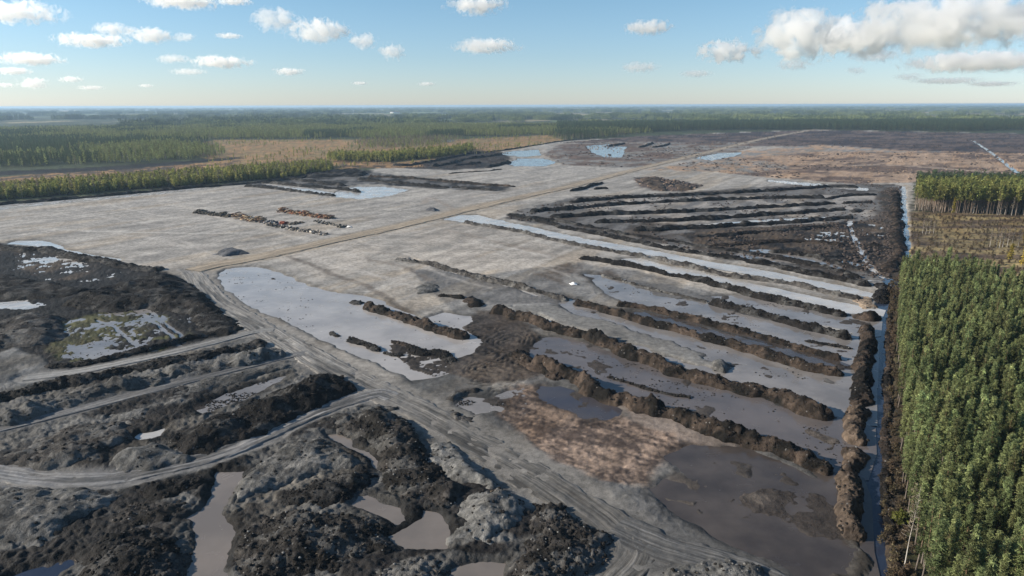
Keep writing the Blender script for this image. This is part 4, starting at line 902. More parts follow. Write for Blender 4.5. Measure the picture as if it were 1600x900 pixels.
heap('small grey mound among puddles behind the ribbed heap', [(130, 668), (170, 650), (230, 640), (260, 650), (210, 664)], 1.6, 'clay')
heap('long dark grey slope at the left edge below the curved track', [(-60, 790), (0, 772), (60, 763), (150, 768), (200, 778), (140, 805), (110, 840), (70, 862), (-60, 880)], 2.8, 'clay')
heap('heap along the lower edge of the curved track, painted dark as its shaded side', [(195, 778), (240, 756), (290, 746), (332, 742), (340, 756), (304, 772), (235, 792)], 2.4, 'peat')  # dark soil colour stands for shade below the track edge
heap('dark brown heap left of the beige creek', [(150, 822), (200, 790), (250, 780), (300, 776), (328, 786), (310, 797), (278, 813), (262, 828), (200, 832)], 2.2, 'rubble')
heap('black clod heap in the bottom left, below the brown one', [(112, 910), (125, 872), (180, 838), (250, 829), (290, 840), (302, 868), (298, 905), (285, 940), (130, 940)], 3.6, 'peat')
heap('grey topped mound right of the beige creek', [(366, 790), (372, 765), (402, 722), (460, 692), (502, 688), (560, 714), (572, 733), (500, 748), (430, 768)], 3.2, 'clay')
heap('black heap on the lower side of the grey topped mound', [(425, 795), (440, 768), (500, 748), (575, 736), (594, 752), (572, 774), (545, 786), (500, 798)], 3.0, 'peat')
heap('broad black heap at the bottom left of the beige pool', [(366, 915), (372, 832), (400, 806), (480, 800), (560, 806), (606, 822), (596, 842), (630, 862), (560, 885), (460, 905), (420, 940), (366, 940)], 3.4, 'rubble')
heap('tall brown rubble heap in the middle of the foreground', [(510, 672), (560, 645), (605, 640), (640, 664), (664, 700), (704, 742), (732, 772), (705, 796), (668, 796), (625, 788), (594, 760), (594, 722), (575, 700)], 4.8, 'rubble', lumps=1.2)
heap('grey mound on the inner side of the track junction', [(490, 668), (530, 650), (590, 632), (625, 640), (600, 650), (540, 668)], 2.0, 'clay')
heap('pale clay ridge on the track side of the brown rubble heap', [(648, 722), (672, 694), (700, 690), (735, 718), (765, 742), (800, 766), (770, 776), (720, 765), (684, 745)], 4.4, 'pale', rough=.7)
heap('pale clay cone at the right of the beige pool', [(706, 838), (712, 800), (750, 772), (790, 764), (832, 790), (824, 832), (760, 862), (712, 856)], 4.2, 'pale', rough=.8)
heap('dark clod heap right of the pale clay cone', [(800, 880), (822, 830), (836, 788), (880, 790), (925, 825), (950, 848), (946, 876), (905, 905), (860, 940), (790, 930)], 3.4, 'rubble')
heap('pale earth at the bottom edge left of the shallow puddle', [(500, 930), (560, 905), (620, 880), (690, 870), (704, 890), (690, 940), (560, 960)], 1.8, 'mix')
heap('crumbling clay edge at the bottom beside the big dark pool', [(1010, 930), (1060, 885), (1120, 880), (1190, 880), (1200, 910), (1180, 960), (1040, 970)], 1.4, 'pale', rough=1.2)

# ------------------------------------------------------------------ log piles and debris rows
M_LOG = plain_mat('bark and cut wood', (1, 1, 1), .3, 1.5, .8, attr=True)
LOGC = [(0.20, 0.12, 0.07), (0.30, 0.20, 0.12), (0.11, 0.08, 0.06), (0.42, 0.31, 0.20), (0.24, 0.11, 0.06), (0.16, 0.15, 0.14)]
def cyl(p, q, r0, r1, k=7):
    p, q = np.array(p, float), np.array(q, float)
    a = q - p; a /= np.linalg.norm(a); b = np.cross(a, (0, 0, 1)); b = b / (np.linalg.norm(b) + 1e-9) if np.linalg.norm(b) > 1e-3 else np.array((1., 0, 0)); c = np.cross(a, b)
    th = np.arange(k) * 2 * np.pi / k
    ring = np.cos(th)[:, None] * b + np.sin(th)[:, None] * c
    v = np.vstack([p + ring * r0, q + ring * r1, p[None], q[None]])
    i = np.arange(k); j = (i + 1) % k
    f = np.vstack([np.stack([i, j, j + k], -1), np.stack([i, j + k, i + k], -1), np.stack([j, i, i * 0 + 2 * k], -1), np.stack([i + k, j + k, i * 0 + 2 * k + 1], -1)])
    return v, f

def log_pile(name, label, cat, pts, n, wid, hgt, cols, length=(2.5, 5), rad=(.18, .42), align=True, group=None):
    ln = smooth_line(Ps(pts), 3.0)
    s = np.concatenate([[0], np.cumsum(np.linalg.norm(np.diff(ln, axis=0), axis=1))])
    root = bpy.data.objects.new(name, None); COL.objects.link(root); root.location = (ln[len(ln) // 2][0], ln[len(ln) // 2][1], .4)
    root['label'] = label; root['category'] = cat
    if group: root['group'] = group
    V, F, Cc, off = [], [], [], 0
    for k in range(n):
        u = random.random() * s[-1]; i = min(len(s) - 2, int(np.searchsorted(s, u)))
        t = ln[min(i + 1, len(ln) - 1)] - ln[max(i - 1, 0)]; t = t / np.linalg.norm(t); nr = np.array((-t[1], t[0]))
        a = random.uniform(-1, 1); tall = .6 + .4 * math.sin(u * .35) * math.sin(u * .11 + 1)
        z = random.random() ** .8 * hgt * (1 - a * a * .8) * tall + .15
        c0 = ln[i] + nr * a * wid * .5
        ang = random.gauss(0, .35) if align else random.uniform(0, math.pi)
        d = nr * math.cos(ang) + t * math.sin(ang); L = random.uniform(*length); r = random.uniform(*rad)
        p = np.array((*(c0 - d * L / 2), z + .4 + random.gauss(0, .25))); q = np.array((*(c0 + d * L / 2), z + .4 + random.gauss(0, .25)))
        v, f = cyl(p, q, r, r * random.uniform(.7, 1))
        v -= np.array(root.location)
        col = np.array(random.choice(cols)) * random.uniform(.7, 1.3)
        V.append(v); F.append(f + off); off += len(v); Cc.append(np.repeat(col[None], len(v), 0))
    me = mesh_from('logs', np.vstack(V), np.vstack(F), M_LOG)
    add_col(me, np.vstack(Cc))
    link('logs', me, parent=root, kind='stuff')
    return root
log_pile('log_pile', 'long dark grey log pile on the left clay, tapering to its left end', 'log pile', [(305, 333), (340, 337), (365, 340)], 260, 6, 3.2, [(0.09, 0.075, 0.06), (0.15, 0.13, 0.10), (0.06, 0.055, 0.05)], group='log piles')
log_pile('log_pile', 'tan and cream log pile joined to the right end of the dark one', 'log pile', [(366, 340), (385, 343), (405, 347), (420, 347)], 190, 8, 4.0, LOGC + [(0.5, 0.40, 0.26)], group='log piles')
log_pile('log_pile', 'reddish brown log pile standing apart, nearer the left wood', 'log pile', [(434, 331), (455, 333), (480, 337), (505, 341), (520, 343)], 260, 7, 3.6, LOGC + [(0.32, 0.13, 0.07), (0.30, 0.15, 0.08)], group='log piles')
log_pile('stump_row', 'curved row of grey stumps and roots between the log piles and the haul road', 'stump row', [(418, 351), (435, 355), (455, 359), (480, 363), (500, 367), (513, 368)], 140, 6, 1.8, [(0.10, 0.09, 0.08), (0.22, 0.2, 0.18), (0.05, 0.045, 0.04), (0.36, 0.33, 0.29)], (1, 2.6), (.25, .7), False, group='stump rows')
log_pile('stump_row', 'short dark row of stumps below the reddish log pile', 'stump row', [(493, 347), (508, 350), (525, 354), (540, 357)], 70, 5, 1.5, [(0.10, 0.09, 0.08), (0.16, 0.15, 0.13), (0.05, 0.045, 0.04)], (1, 2.6), (.25, .6), False, group='stump rows')
log_pile('stump_row', 'thin dark row of roots right of the reddish bundle', 'stump row', [(448, 353), (462, 351), (476, 348)], 50, 4, 1.4, [(0.05, 0.045, 0.04), (0.08, 0.07, 0.06)], (1, 2.6), (.25, .5), False, group='stump rows')
log_pile('log_bundle', 'small rust red bundle of logs between the piles', 'log bundle', [(438, 350), (450, 352)], 36, 4, 1.6, [(0.26, 0.07, 0.045), (0.32, 0.10, 0.06)])
log_pile('root_heap', 'grey heap of roots at the end of the tan log pile', 'root heap', [(418, 349), (430, 352)], 60, 7, 2.6, [(0.13, 0.13, 0.14), (0.08, 0.08, 0.085)], (1, 3), (.3, .7), False)

def sheet(label, u, v, w_, rgb):
    x0, y0 = P(u, v)
    n = 9; g = np.linspace(-1, 1, n); X, Y = np.meshgrid(g, g); X, Y = X.ravel(), Y.ravel()
    r = np.hypot(X, Y)
    Z = .55 + .9 * np.clip(1 - r, 0, 1) + .35 * fbm(X * 2.3 + u, Y * 2.3, 5, 3)
    top = np.stack([X * w_ * (1 + .25 * fbm(Y + u, X, 6, 2)), Y * w_ * .7, Z], -1)
    bot = top - np.array((0, 0, .12)); N = n * n
    f = grid_faces(n, n); b = np.concatenate([np.arange(n), np.arange(1, n) * n + n - 1, N - 2 - np.arange(n - 1), (np.arange(n - 2, 0, -1)) * n])
    b2 = np.roll(b, -1)
    me = mesh_from('plastic_sheet', np.vstack([top, bot]), np.vstack([f, f[:, ::-1] + N, np.stack([b, b + N, b2 + N, b2], -1)]), plain_mat('sheet plastic', rgb, .1, 1.0, .5))
    link('plastic_sheet', me, label=label, cat='plastic sheet', loc=(x0, y0, 0.1))
sheet('crumpled white plastic sheet lying on the mud among the ridges', 896, 446, 1.6, (.75, .75, .75))
sheet('white plastic sheet beside dark stumps near the haul road', 545, 356, 2.0, (.72, .71, .69))
# ------------------------------------------------------------------ trees
M_LEAF = plain_mat('pine needles', (1, 1, 1), .25, .5, .7, transl=.42, attr=True, hue=.02)
M_BARK = plain_mat('pine bark', (1, 1, 1), .25, 1.2, .9, attr=True)
M_LARCH = plain_mat('autumn needles', (1, 1, 1), .25, .5, .7, transl=.35, attr=True, hue=.012)

def trunk_mesh(name, h, r, r_top, cols, lean=.0, branches=0, k=7, seed=0, bare_from=.25, bl=2.0):
    rg = np.random.default_rng(seed + 100)
    nz = 9; zs = np.linspace(0, h, nz); V = []
    bend = np.cumsum(rg.normal(0, .05 * h / 18, (nz, 2)), 0); bend -= bend[0]
    for i, z in enumerate(zs):
        t = z / h; rr = r + (r_top - r) * t ** .8
        if i == 0: rr *= 1.25
        th = np.arange(k) * 2 * np.pi / k
        V.append(np.stack([np.cos(th) * rr + bend[i, 0] + lean * z, np.sin(th) * rr + bend[i, 1], np.full(k, z - (.4 if i == 0 else 0))], -1))
    V = np.vstack(V); C = np.array(cols[0]) + (np.array(cols[1]) - np.array(cols[0])) * np.clip((V[:, 2:3] / h - .2) / .4, 0, 1)
    F = []
    for i in range(nz - 1):
        a = np.arange(k); b = (a + 1) % k
        F.append(np.stack([i * k + a, i * k + b, (i + 1) * k + b], -1)); F.append(np.stack([i * k + a, (i + 1) * k + b, (i + 1) * k + a], -1))
    F = np.vstack(F); off = len(V); VV, FF, CC = [V], [F], [C]
    for j in range(branches):
        z = h * rg.uniform(bare_from, .97); th = rg.uniform(0, 2 * np.pi); L = bl * rg.uniform(.4, 1) * (1.15 - z / h)
        i = min(nz - 1, int(z / h * (nz - 1))); p = np.array((bend[i, 0] + lean * z, bend[i, 1], z))
        q = p + np.array((np.cos(th) * L, np.sin(th) * L, L * rg.uniform(.1, .8)))
        v, f = cyl(p, q, .05, .015, 3); VV.append(v); FF.append(f + off); off += len(v); CC.append(np.repeat(C[-1:], len(v), 0))
    me = mesh_from(name, np.vstack(VV), np.vstack(FF), M_BARK, smooth=True); add_col(me, np.clip(np.vstack(CC), .005, 1))
    return me

def crown_mesh(name, h, base, rad, nbr, tufts, size, c_in, c_out, mat, seed=0, shape='pine', droop=.1, per=3, thin=.30):
    """needle tufts along branches that leave the trunk in whorls; colour varies from tuft to tuft, with inner shade and lighter tips painted in"""
    rg = np.random.default_rng(seed + 500)
    cen, colr = [], []
    for i in range(nbr):
        t = (i + rg.random()) / nbr; z = base + (h - base) * t
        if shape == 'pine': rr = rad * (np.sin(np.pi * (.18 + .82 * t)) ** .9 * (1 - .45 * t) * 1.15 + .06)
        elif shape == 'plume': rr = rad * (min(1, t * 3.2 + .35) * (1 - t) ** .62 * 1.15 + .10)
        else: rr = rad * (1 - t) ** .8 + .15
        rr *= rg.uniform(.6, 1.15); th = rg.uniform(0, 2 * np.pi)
        b = rg.uniform(.75, 1.25) * (.7 + .55 * t if shape == 'plume' else 1)  # plume crowns: shading by height put into the colour, tops lighter
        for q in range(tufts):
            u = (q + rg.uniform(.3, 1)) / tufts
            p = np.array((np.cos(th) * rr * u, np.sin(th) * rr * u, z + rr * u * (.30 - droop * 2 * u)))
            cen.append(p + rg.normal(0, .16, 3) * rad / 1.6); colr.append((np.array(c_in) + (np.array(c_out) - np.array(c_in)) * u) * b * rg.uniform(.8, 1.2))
    cen = np.array(cen); colr = np.array(colr)
    n = len(cen); cen = np.repeat(cen, per, 0); colr = np.repeat(colr, per, 0); m = n * per
    a = rg.normal(size=(m, 3)); a[:, 2] = np.abs(a[:, 2]) * .7; a /= np.linalg.norm(a, axis=1)[:, None]
    b = rg.normal(size=(m, 3)); b -= (b * a).sum(1)[:, None] * a; b /= np.linalg.norm(b, axis=1)[:, None]
    s = size * rg.uniform(.6, 1.3, (m, 1)); jit = rg.normal(0, size * .45, (m, 3))
    p0 = cen + jit - a * s * .5 - b * s * thin; p1 = cen + jit - a * s * .5 + b * s * thin; p2 = cen + jit + a * s * .9
    V = np.stack([p0, p1, p2], 1).reshape(-1, 3)
    V[:, 2] = np.minimum(V[:, 2], h + size)
    me = mesh_from(name, V, np.arange(len(V)).reshape(-1, 3), mat)
    add_col(me, np.clip(np.repeat(colr, 3, 0), .004, 1))
    return me

PB = ((0.115, 0.098, 0.085), (0.165, 0.105, 0.068))
PINES = []
for k in range(7):
    h = 13.0 + (k % 5) * 1.1
    PINES.append((trunk_mesh('trunk', h * .97, .17, .03, PB, 0, 14, seed=k, bare_from=.35, bl=1.7),
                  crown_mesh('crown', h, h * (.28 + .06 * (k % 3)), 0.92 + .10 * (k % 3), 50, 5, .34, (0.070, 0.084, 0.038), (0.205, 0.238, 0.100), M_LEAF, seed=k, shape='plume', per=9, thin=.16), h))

def fill(poly, step, seed, jitter=.45, world=False, ragged=0.0):
    """planting positions inside an outline"""
    pw = poly if world else Ps(poly)
    rg = np.random.default_rng(seed)
    x0, y0 = pw.min(0); x1, y1 = pw.max(0)
    X, Y = np.meshgrid(np.arange(x0, x1, step), np.arange(y0, y1, step)); X[1::2] += step / 2
    x = X.ravel() + rg.normal(0, jitter * step, X.size); y = Y.ravel() + rg.normal(0, jitter * step, X.size)
    sd = sdist(pw, x, y) + ragged * fbm(x / (ragged * 3 + 1), y / (ragged * 3 + 1), seed, 3)
    m = (sd > 0) & ((sd > ragged * 1.5) | (rg.random(x.size) < .45) | (ragged == 0))
    return np.stack([x[m], y[m]], -1)

def seen(p, h=18.0, margin=60):
    """inside the part of the country the photograph shows (with a margin)"""
    q = CAM_M.transposed() @ Vector((p[0], p[1], h - CAM_H))
    if q.z > -1: return False
    u = 800 + F_PX * q.x / -q.z; v = 450 - F_PX * q.y / -q.z
    return -margin < u < 1600 + margin and v < 900 + margin

# helper for woods that nobody would count: trees of a few kinds on many points
def scatter(name, label, sources, pts, scale=(.8, 1.2), sink=.3, seed=0, tilt=0.0):
    col = bpy.data.collections.new(name + '_kinds')
    kinds = sorted(set(sources), key=lambda o: o.name)
    for o in kinds: col.objects.link(o)
    pick = np.array([kinds.index(o) for o in sources], np.int32)
    rg = np.random.default_rng(seed); n = len(pts)
    me = bpy.data.meshes.new(name); me.vertices.add(n)
    z = np.full((n, 1), .7 - sink)
    me.vertices.foreach_set('co', (pts if pts.shape[1] == 3 else np.hstack([pts, z])).astype(np.float32).ravel())
    add_float(me, 'sc', rg.uniform(*scale, n)); add_float(me, 'yaw', rg.uniform(0, 6.283, n))
    a = me.attributes.new('pick', 'INT', 'POINT'); a.data.foreach_set('value', pick[rg.integers(0, len(sources), n)])
    o = link(name, me, kind='stuff', label=label)
    ng = bpy.data.node_groups.new(name + '_planting', 'GeometryNodeTree')
    ng.interface.new_socket('Geometry', in_out='INPUT', socket_type='NodeSocketGeometry')
    ng.interface.new_socket('Geometry', in_out='OUTPUT', socket_type='NodeSocketGeometry')
    N, L = ng.nodes, ng.links
    gi = N.new('NodeGroupInput'); go = N.new('NodeGroupOutput'); ip = N.new('GeometryNodeInstanceOnPoints')
    ci = N.new('GeometryNodeCollectionInfo'); ci.inputs['Collection'].default_value = col
    ci.inputs['Separate Children'].default_value = True; ci.inputs['Reset Children'].default_value = True
    def attr(nm, ty):
        t = N.new('GeometryNodeInputNamedAttribute'); t.data_type = ty; t.inputs['Name'].default_value = nm; return t.outputs['Attribute']
    L.new(gi.outputs[0], ip.inputs['Points']); L.new(ci.outputs[0], ip.inputs['Instance'])
    ip.inputs['Pick Instance'].default_value = True
    L.new(attr('pick', 'INT'), ip.inputs['Instance Index'])
    cx = N.new('ShaderNodeCombineXYZ'); L.new(attr('yaw', 'FLOAT'), cx.inputs['Z']); L.new(cx.outputs[0], ip.inputs['Rotation'])
    L.new(attr('sc', 'FLOAT'), ip.inputs['Scale']); L.new(ip.outputs[0], go.inputs[0])
    md = o.modifiers.new('planting', 'NODES'); md.node_group = ng
    return o

def joined(name, parts):
    """one mesh out of several (mesh, offset, scale, yaw)"""
    V, F, C, off, mats, MI = [], [], [], 0, [], []
    for me, o_, s, yaw in parts:
        n = len(me.vertices); v = np.empty(n * 3, np.float32); me.vertices.foreach_get('co', v); v = v.reshape(-1, 3) * s
        c, sn = math.cos(yaw), math.sin(yaw); v = np.stack([v[:, 0] * c - v[:, 1] * sn, v[:, 0] * sn + v[:, 1] * c, v[:, 2]], -1) + np.array(o_)
        f = np.empty(len(me.polygons) * 3, np.int32); me.polygons.foreach_get('vertices', f)
        cc = np.empty(n * 4, np.float32); me.attributes['Col'].data.foreach_get('color', cc)
        mt = me.materials[0]
        if mt not in mats: mats.append(mt)
        V.append(v); F.append(f.reshape(-1, 3) + off); off += n; C.append(cc.reshape(-1, 4)[:, :3]); MI.append(np.full(len(me.polygons), mats.index(mt)))
    m = mesh_from(name, np.vstack(V), np.vstack(F))
    for t in mats: m.materials.append(t)
    m.polygons.foreach_set('material_index', np.concatenate(MI).astype(np.int32))
    add_col(m, np.vstack(C)); return m

# the pine forest on the right: the nearest 300 in view are trees of their own
FOREST = [(1404, 445), (1500, 452), (1620, 488), (1900, 555), (2100, 720), (2100, 1250), (1520, 1150), (1450, 1000), (1428, 900), (1412, 800), (1406, 720), (1402, 640), (1400, 540)]
pts = fill(FOREST, 2.4, 5, .36)
pts = pts[np.argsort(np.hypot(pts[:, 0], pts[:, 1]))]
vis = np.array([seen(p, 15.0, 10) for p in pts])
near_i = np.where(vis)[0][:285]
edge = sdist(Ps(FOREST), pts[:, 0], pts[:, 1])
rest = np.setdiff1d(np.arange(len(pts)), near_i)
proto = {}
for c, i in enumerate(near_i):
    k = int(rng.integers(len(PINES))); tm, cm, h = PINES[k]
    o = bpy.data.objects.new('pine_tree', None) if k not in proto else proto[k][0].copy()
    COL.objects.link(o)
    if k not in proto:
        tr = link('trunk', tm, parent=o); cr = link('crown', cm, parent=o); proto[k] = (o, tr, cr)
    else:
        for ch in proto[k][1:]:
            q = ch.copy(); COL.objects.link(q); q.parent = o
    s = rng.uniform(.70, 1.16)
    o.location = (pts[i][0], pts[i][1], .5); o.rotation_euler = (rng.normal(0, .02), rng.normal(0, .02), rng.uniform(0, 6.28)); o.scale = (s * rng.uniform(.85, 1.1),) * 2 + (s,)
    o['category'] = 'pine tree'; o['group'] = 'pines of the forest beside the ditch'
    py = pts[i][1]
    if edge[i] < 2.6:
        marks = [(P(1410, 850)[1], 'the leaning pale birch at the bottom'), (P(1406, 790)[1], 'the yellow green bush'), (P(1400, 700)[1], 'the end of the nearest brown ridge'),
                 (P(1400, 640)[1], 'the end of the longest brown ridge'), (P(1400, 570)[1], 'the two close dark ridges')]
        near_ = next((t for lim_, t in marks if py < lim_), 'the white silt tongue')
        o['label'] = 'forest edge pine across the ditch from ' + near_ if 'birch' not in near_ and 'bush' not in near_ else 'forest edge pine close by ' + near_
    elif s > 1.08: o['label'] = 'tall pine inside the right forest, its crown standing above its neighbours'
    elif s < .78: o['label'] = 'low young pine inside the right forest, overtopped by its neighbours'
    else: o['label'] = 'green pine of middling height among the near trees of the right forest'
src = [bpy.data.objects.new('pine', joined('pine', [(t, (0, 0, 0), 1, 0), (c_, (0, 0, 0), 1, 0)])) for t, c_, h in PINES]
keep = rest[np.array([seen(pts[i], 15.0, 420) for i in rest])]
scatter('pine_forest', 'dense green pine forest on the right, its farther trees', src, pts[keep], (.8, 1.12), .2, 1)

# other woods: simpler trees
def simple_tree(h, base, rad, c_in, c_out, seed, shape='pine', bark=PB, mat=M_LEAF, nbr=26, tufts=3, size=1.0):
    return joined('tree', [(trunk_mesh('trunk', h * .96, .14, .03, bark, 0, 0, 4, seed), (0, 0, 0), 1, 0),
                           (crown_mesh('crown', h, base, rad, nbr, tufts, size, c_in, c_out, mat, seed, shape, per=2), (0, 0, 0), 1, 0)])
YOUNG = [bpy.data.objects.new('young_pine', simple_tree(8.5 + k, 1.6, 1.9, (0.15, 0.16, 0.045), (0.30, 0.30, 0.085), 20 + k)) for k in range(4)]
BLOCK = [bpy.data.objects.new('tall_pine', simple_tree(19 + k, 10.5, 1.9, (0.11, 0.125, 0.04), (0.25, 0.26, 0.08), 30 + k, bark=((0.20, 0.16, 0.13), (0.25, 0.17, 0.11)))) for k in range(4)]
DARKT = [bpy.data.objects.new('dark_spruce', simple_tree(19 + k, 2.0, 2.2, (0.032, 0.05, 0.028), (0.075, 0.108, 0.054), 40 + k, 'cone')) for k in range(4)]
MIXT = [bpy.data.objects.new('wood_tree', simple_tree(12 + k, 3.0, 2.2, (0.115, 0.135, 0.052), (0.25, 0.275, 0.105), 50 + k)) for k in range(5)]
BIRCH_BARK = ((0.36, 0.34, 0.31), (0.26, 0.23, 0.20))
GREYT = [bpy.data.objects.new('bare_birch', joined('bare_birch', [(trunk_mesh('trunk', 13 + k, .13, .02, BIRCH_BARK, 0, 40, 5, 60 + k, .3, 2.4), (0, 0, 0), 1, 0),
        (crown_mesh('twigs', 13 + k, 5, 1.7, 22, 3, .7, (0.12, 0.10, 0.075), (0.17, 0.14, 0.10), M_LEAF, 60 + k, per=1), (0, 0, 0), 1, 0)])) for k in range(3)]
STRIP1 = [(-200, 330), (0, 314), (100, 306), (200, 298), (300, 291), (400, 283), (510, 272), (520, 266), (518, 259), (400, 268), (300, 276), (200, 285), (100, 292), (0, 299), (-200, 316)]
p1 = fill(STRIP1, 2.7, 11, ragged=5.0); scatter('young_pine_wood', 'strip of sunlit yellow green young pines along the left bank', YOUNG + YOUNG + GREYT[:1], p1, (.4, 1.15), .3, 2)
STRIP2 = [(513, 253), (600, 254), (690, 247), (742, 238), (738, 233), (690, 239), (600, 246), (515, 246)]
p2 = fill(STRIP2, 3.6, 12, ragged=7.0); scatter('small_pine_wood', 'small yellow green pine wood on the bog left of the far blue pools', YOUNG, p2, (.5, 1.3), .3, 3)
BLK = [(1429, 332), (1640, 341), (1800, 348), (1800, 318), (1640, 309), (1429, 302)]
p3 = fill(BLK, 3.0, 13)
bw = Ps(BLK); front = p3[:, 1] < p3[:, 1].min() + .62 * (p3[:, 1].max() - p3[:, 1].min())
scatter('tall_pine_block', 'block of tall pines with bare trunks behind the clearing', BLOCK * 3 + GREYT[:1], p3[front], (.85, 1.1), .3, 4)
scatter('dark_spruce_block', 'dark spruces at the rear of the pine block', DARKT, p3[~front], (.85, 1.08), .3, 5)
LEFTW = [(-300, 276), (0, 264), (100, 262), (200, 256), (300, 250), (372, 246), (345, 238), (318, 230), (308, 223), (325, 218.5), (400, 218), (450, 218), (540, 216.5), (620, 217), (660, 219), (720, 214.5), (800, 213), (850, 212), (880, 219), (930, 215.5), (990, 210.5), (1060, 205),
         (1060, 197), (850, 198), (700, 197.5), (500, 198), (300, 200), (0, 205), (-300, 210)]
p4 = fill(LEFTW, 6.2, 14, .4, ragged=26.0)
dk = fbm(p4[:, 0] / 160, p4[:, 1] / 260, 111, 3); d4 = np.hypot(p4[:, 0], p4[:, 1])
gap = fbm(p4[:, 0] / 45, p4[:, 1] / 45, 112, 3) < .55
scatter('mixed_wood', 'wide green mixed wood beyond the bog on the left', MIXT * 2 + GREYT[:1], p4[gap & (dk < .35)], (.5, 1.25), .3, 6)
scatter('spruce_wood', 'dark spruce patches within the wide left wood', DARKT, p4[gap & (dk >= .35)], (.6, .95), .3, 7)
RIGHTW = [(870, 210), (1000, 207.5), (1060, 204.5), (1270, 203), (1515, 206), (1600, 203), (1900, 205), (1900, 195), (1600, 194), (1270, 194.5), (1060, 196.5), (870, 198)]
p5 = fill(RIGHTW, 8.5, 15, .4); scatter('far_spruce_wood', 'dark band of spruce wood closing the plain on the right', DARKT, p5, (.9, 1.25), .3, 8)
# scattered scrub on the bog
BOGP = [(325, 262), (318, 236), (330, 219), (600, 218.5), (720, 218), (868, 211), (885, 222), (780, 238), (640, 258), (520, 266), (430, 262)]
p6 = fill(BOGP, 15.0, 16, .5); p6 = p6[fbm(p6[:, 0] / 90, p6[:, 1] / 90, 113, 3) > .0]
scatter('bog_scrub', 'thin scrub of small pines and birches over the orange bog', YOUNG + GREYT[:2], p6, (.25, .75), .3, 11)
thick = fill([(545, 234), (560, 223), (640, 217), (700, 215.5), (722, 219), (700, 226), (640, 233)], 7.0, 17, ragged=14.0)
scatter('birch_thicket', 'grey and yellowish birch thicket around the tiny pond on the bog', GREYT * 2 + MIXT[:2] + YOUNG[:1], thick, (.45, 1.0), .3, 12)
corner = fill([(855, 214), (880, 221), (935, 217), (985, 213), (930, 209), (870, 209)], 8.0, 18, ragged=8.0)
scatter('corner_wood', 'dark spruces and pale birches at the corner of the bog', DARKT + GREYT[:2] + MIXT[:1], corner, (.6, 1.1), .3, 13)
# far country: groves seen as clumps
def clump(size, n, src, seed, sc=1.0):
    rg = np.random.default_rng(seed)
    return bpy.data.objects.new('grove', joined('grove', [(src[int(rg.integers(len(src)))].data, (rg.uniform(-.5, .5) * size, rg.uniform(-.5, .5) * size, 0), sc * rg.uniform(.8, 1.2), rg.uniform(0, 6.28)) for _ in range(n)]))
LOWT = [bpy.data.objects.new('low_tree', simple_tree(15 + 2 * k, 2, 3.2, (0.09, 0.115, 0.05), (0.20, 0.235, 0.095), 70 + k, 'pine' if k % 2 else 'cone', nbr=14, tufts=2, size=2.2)) for k in range(4)]
LOWD = [bpy.data.objects.new('low_spruce', simple_tree(17 + 2 * k, 2, 3.2, (0.04, 0.06, 0.036), (0.10, 0.135, 0.065), 80 + k, 'cone', nbr=14, tufts=2, size=2.2)) for k in range(4)]
GROVES = [clump(60, 46, LOWT, 90 + k) for k in range(3)] + [clump(60, 50, LOWD, 95 + k) for k in range(2)]
ys = []
rg = np.random.default_rng(77)
yy = 2300.0; fp = []
while yy < 24000:
    stp = 46 + yy * .012
    n = int(2.1 * yy * .80 / stp); xs = rg.uniform(-1.05, 1.05, n) * yy * .80
    fp.append(np.stack([xs, yy + rg.uniform(-.5, .5, n) * stp], -1)); yy += stp
fp = np.vstack(fp)
cov = fbm(fp[:, 0] / 620, fp[:, 1] / 900, 121, 4) + .25 * fbm(fp[:, 0] / 170, fp[:, 1] / 200, 122, 2)
lim = .22 - .30 * sstep(-2500, 1500, fp[:, 0] / np.maximum(1, fp[:, 1] / 4000))
ok = (cov > lim) & ~(sdist(Ps(RIGHTW), fp[:, 0], fp[:, 1]) > -30) & ~(sdist(Ps(LEFTW), fp[:, 0], fp[:, 1]) > -20) & ~(sdist(Ps(SITE), fp[:, 0], fp[:, 1]) > -60)
scatter('far_woods', 'distant woods fading to blue towards the horizon', GROVES, fp[ok], (.85, 1.35), .3, 9)

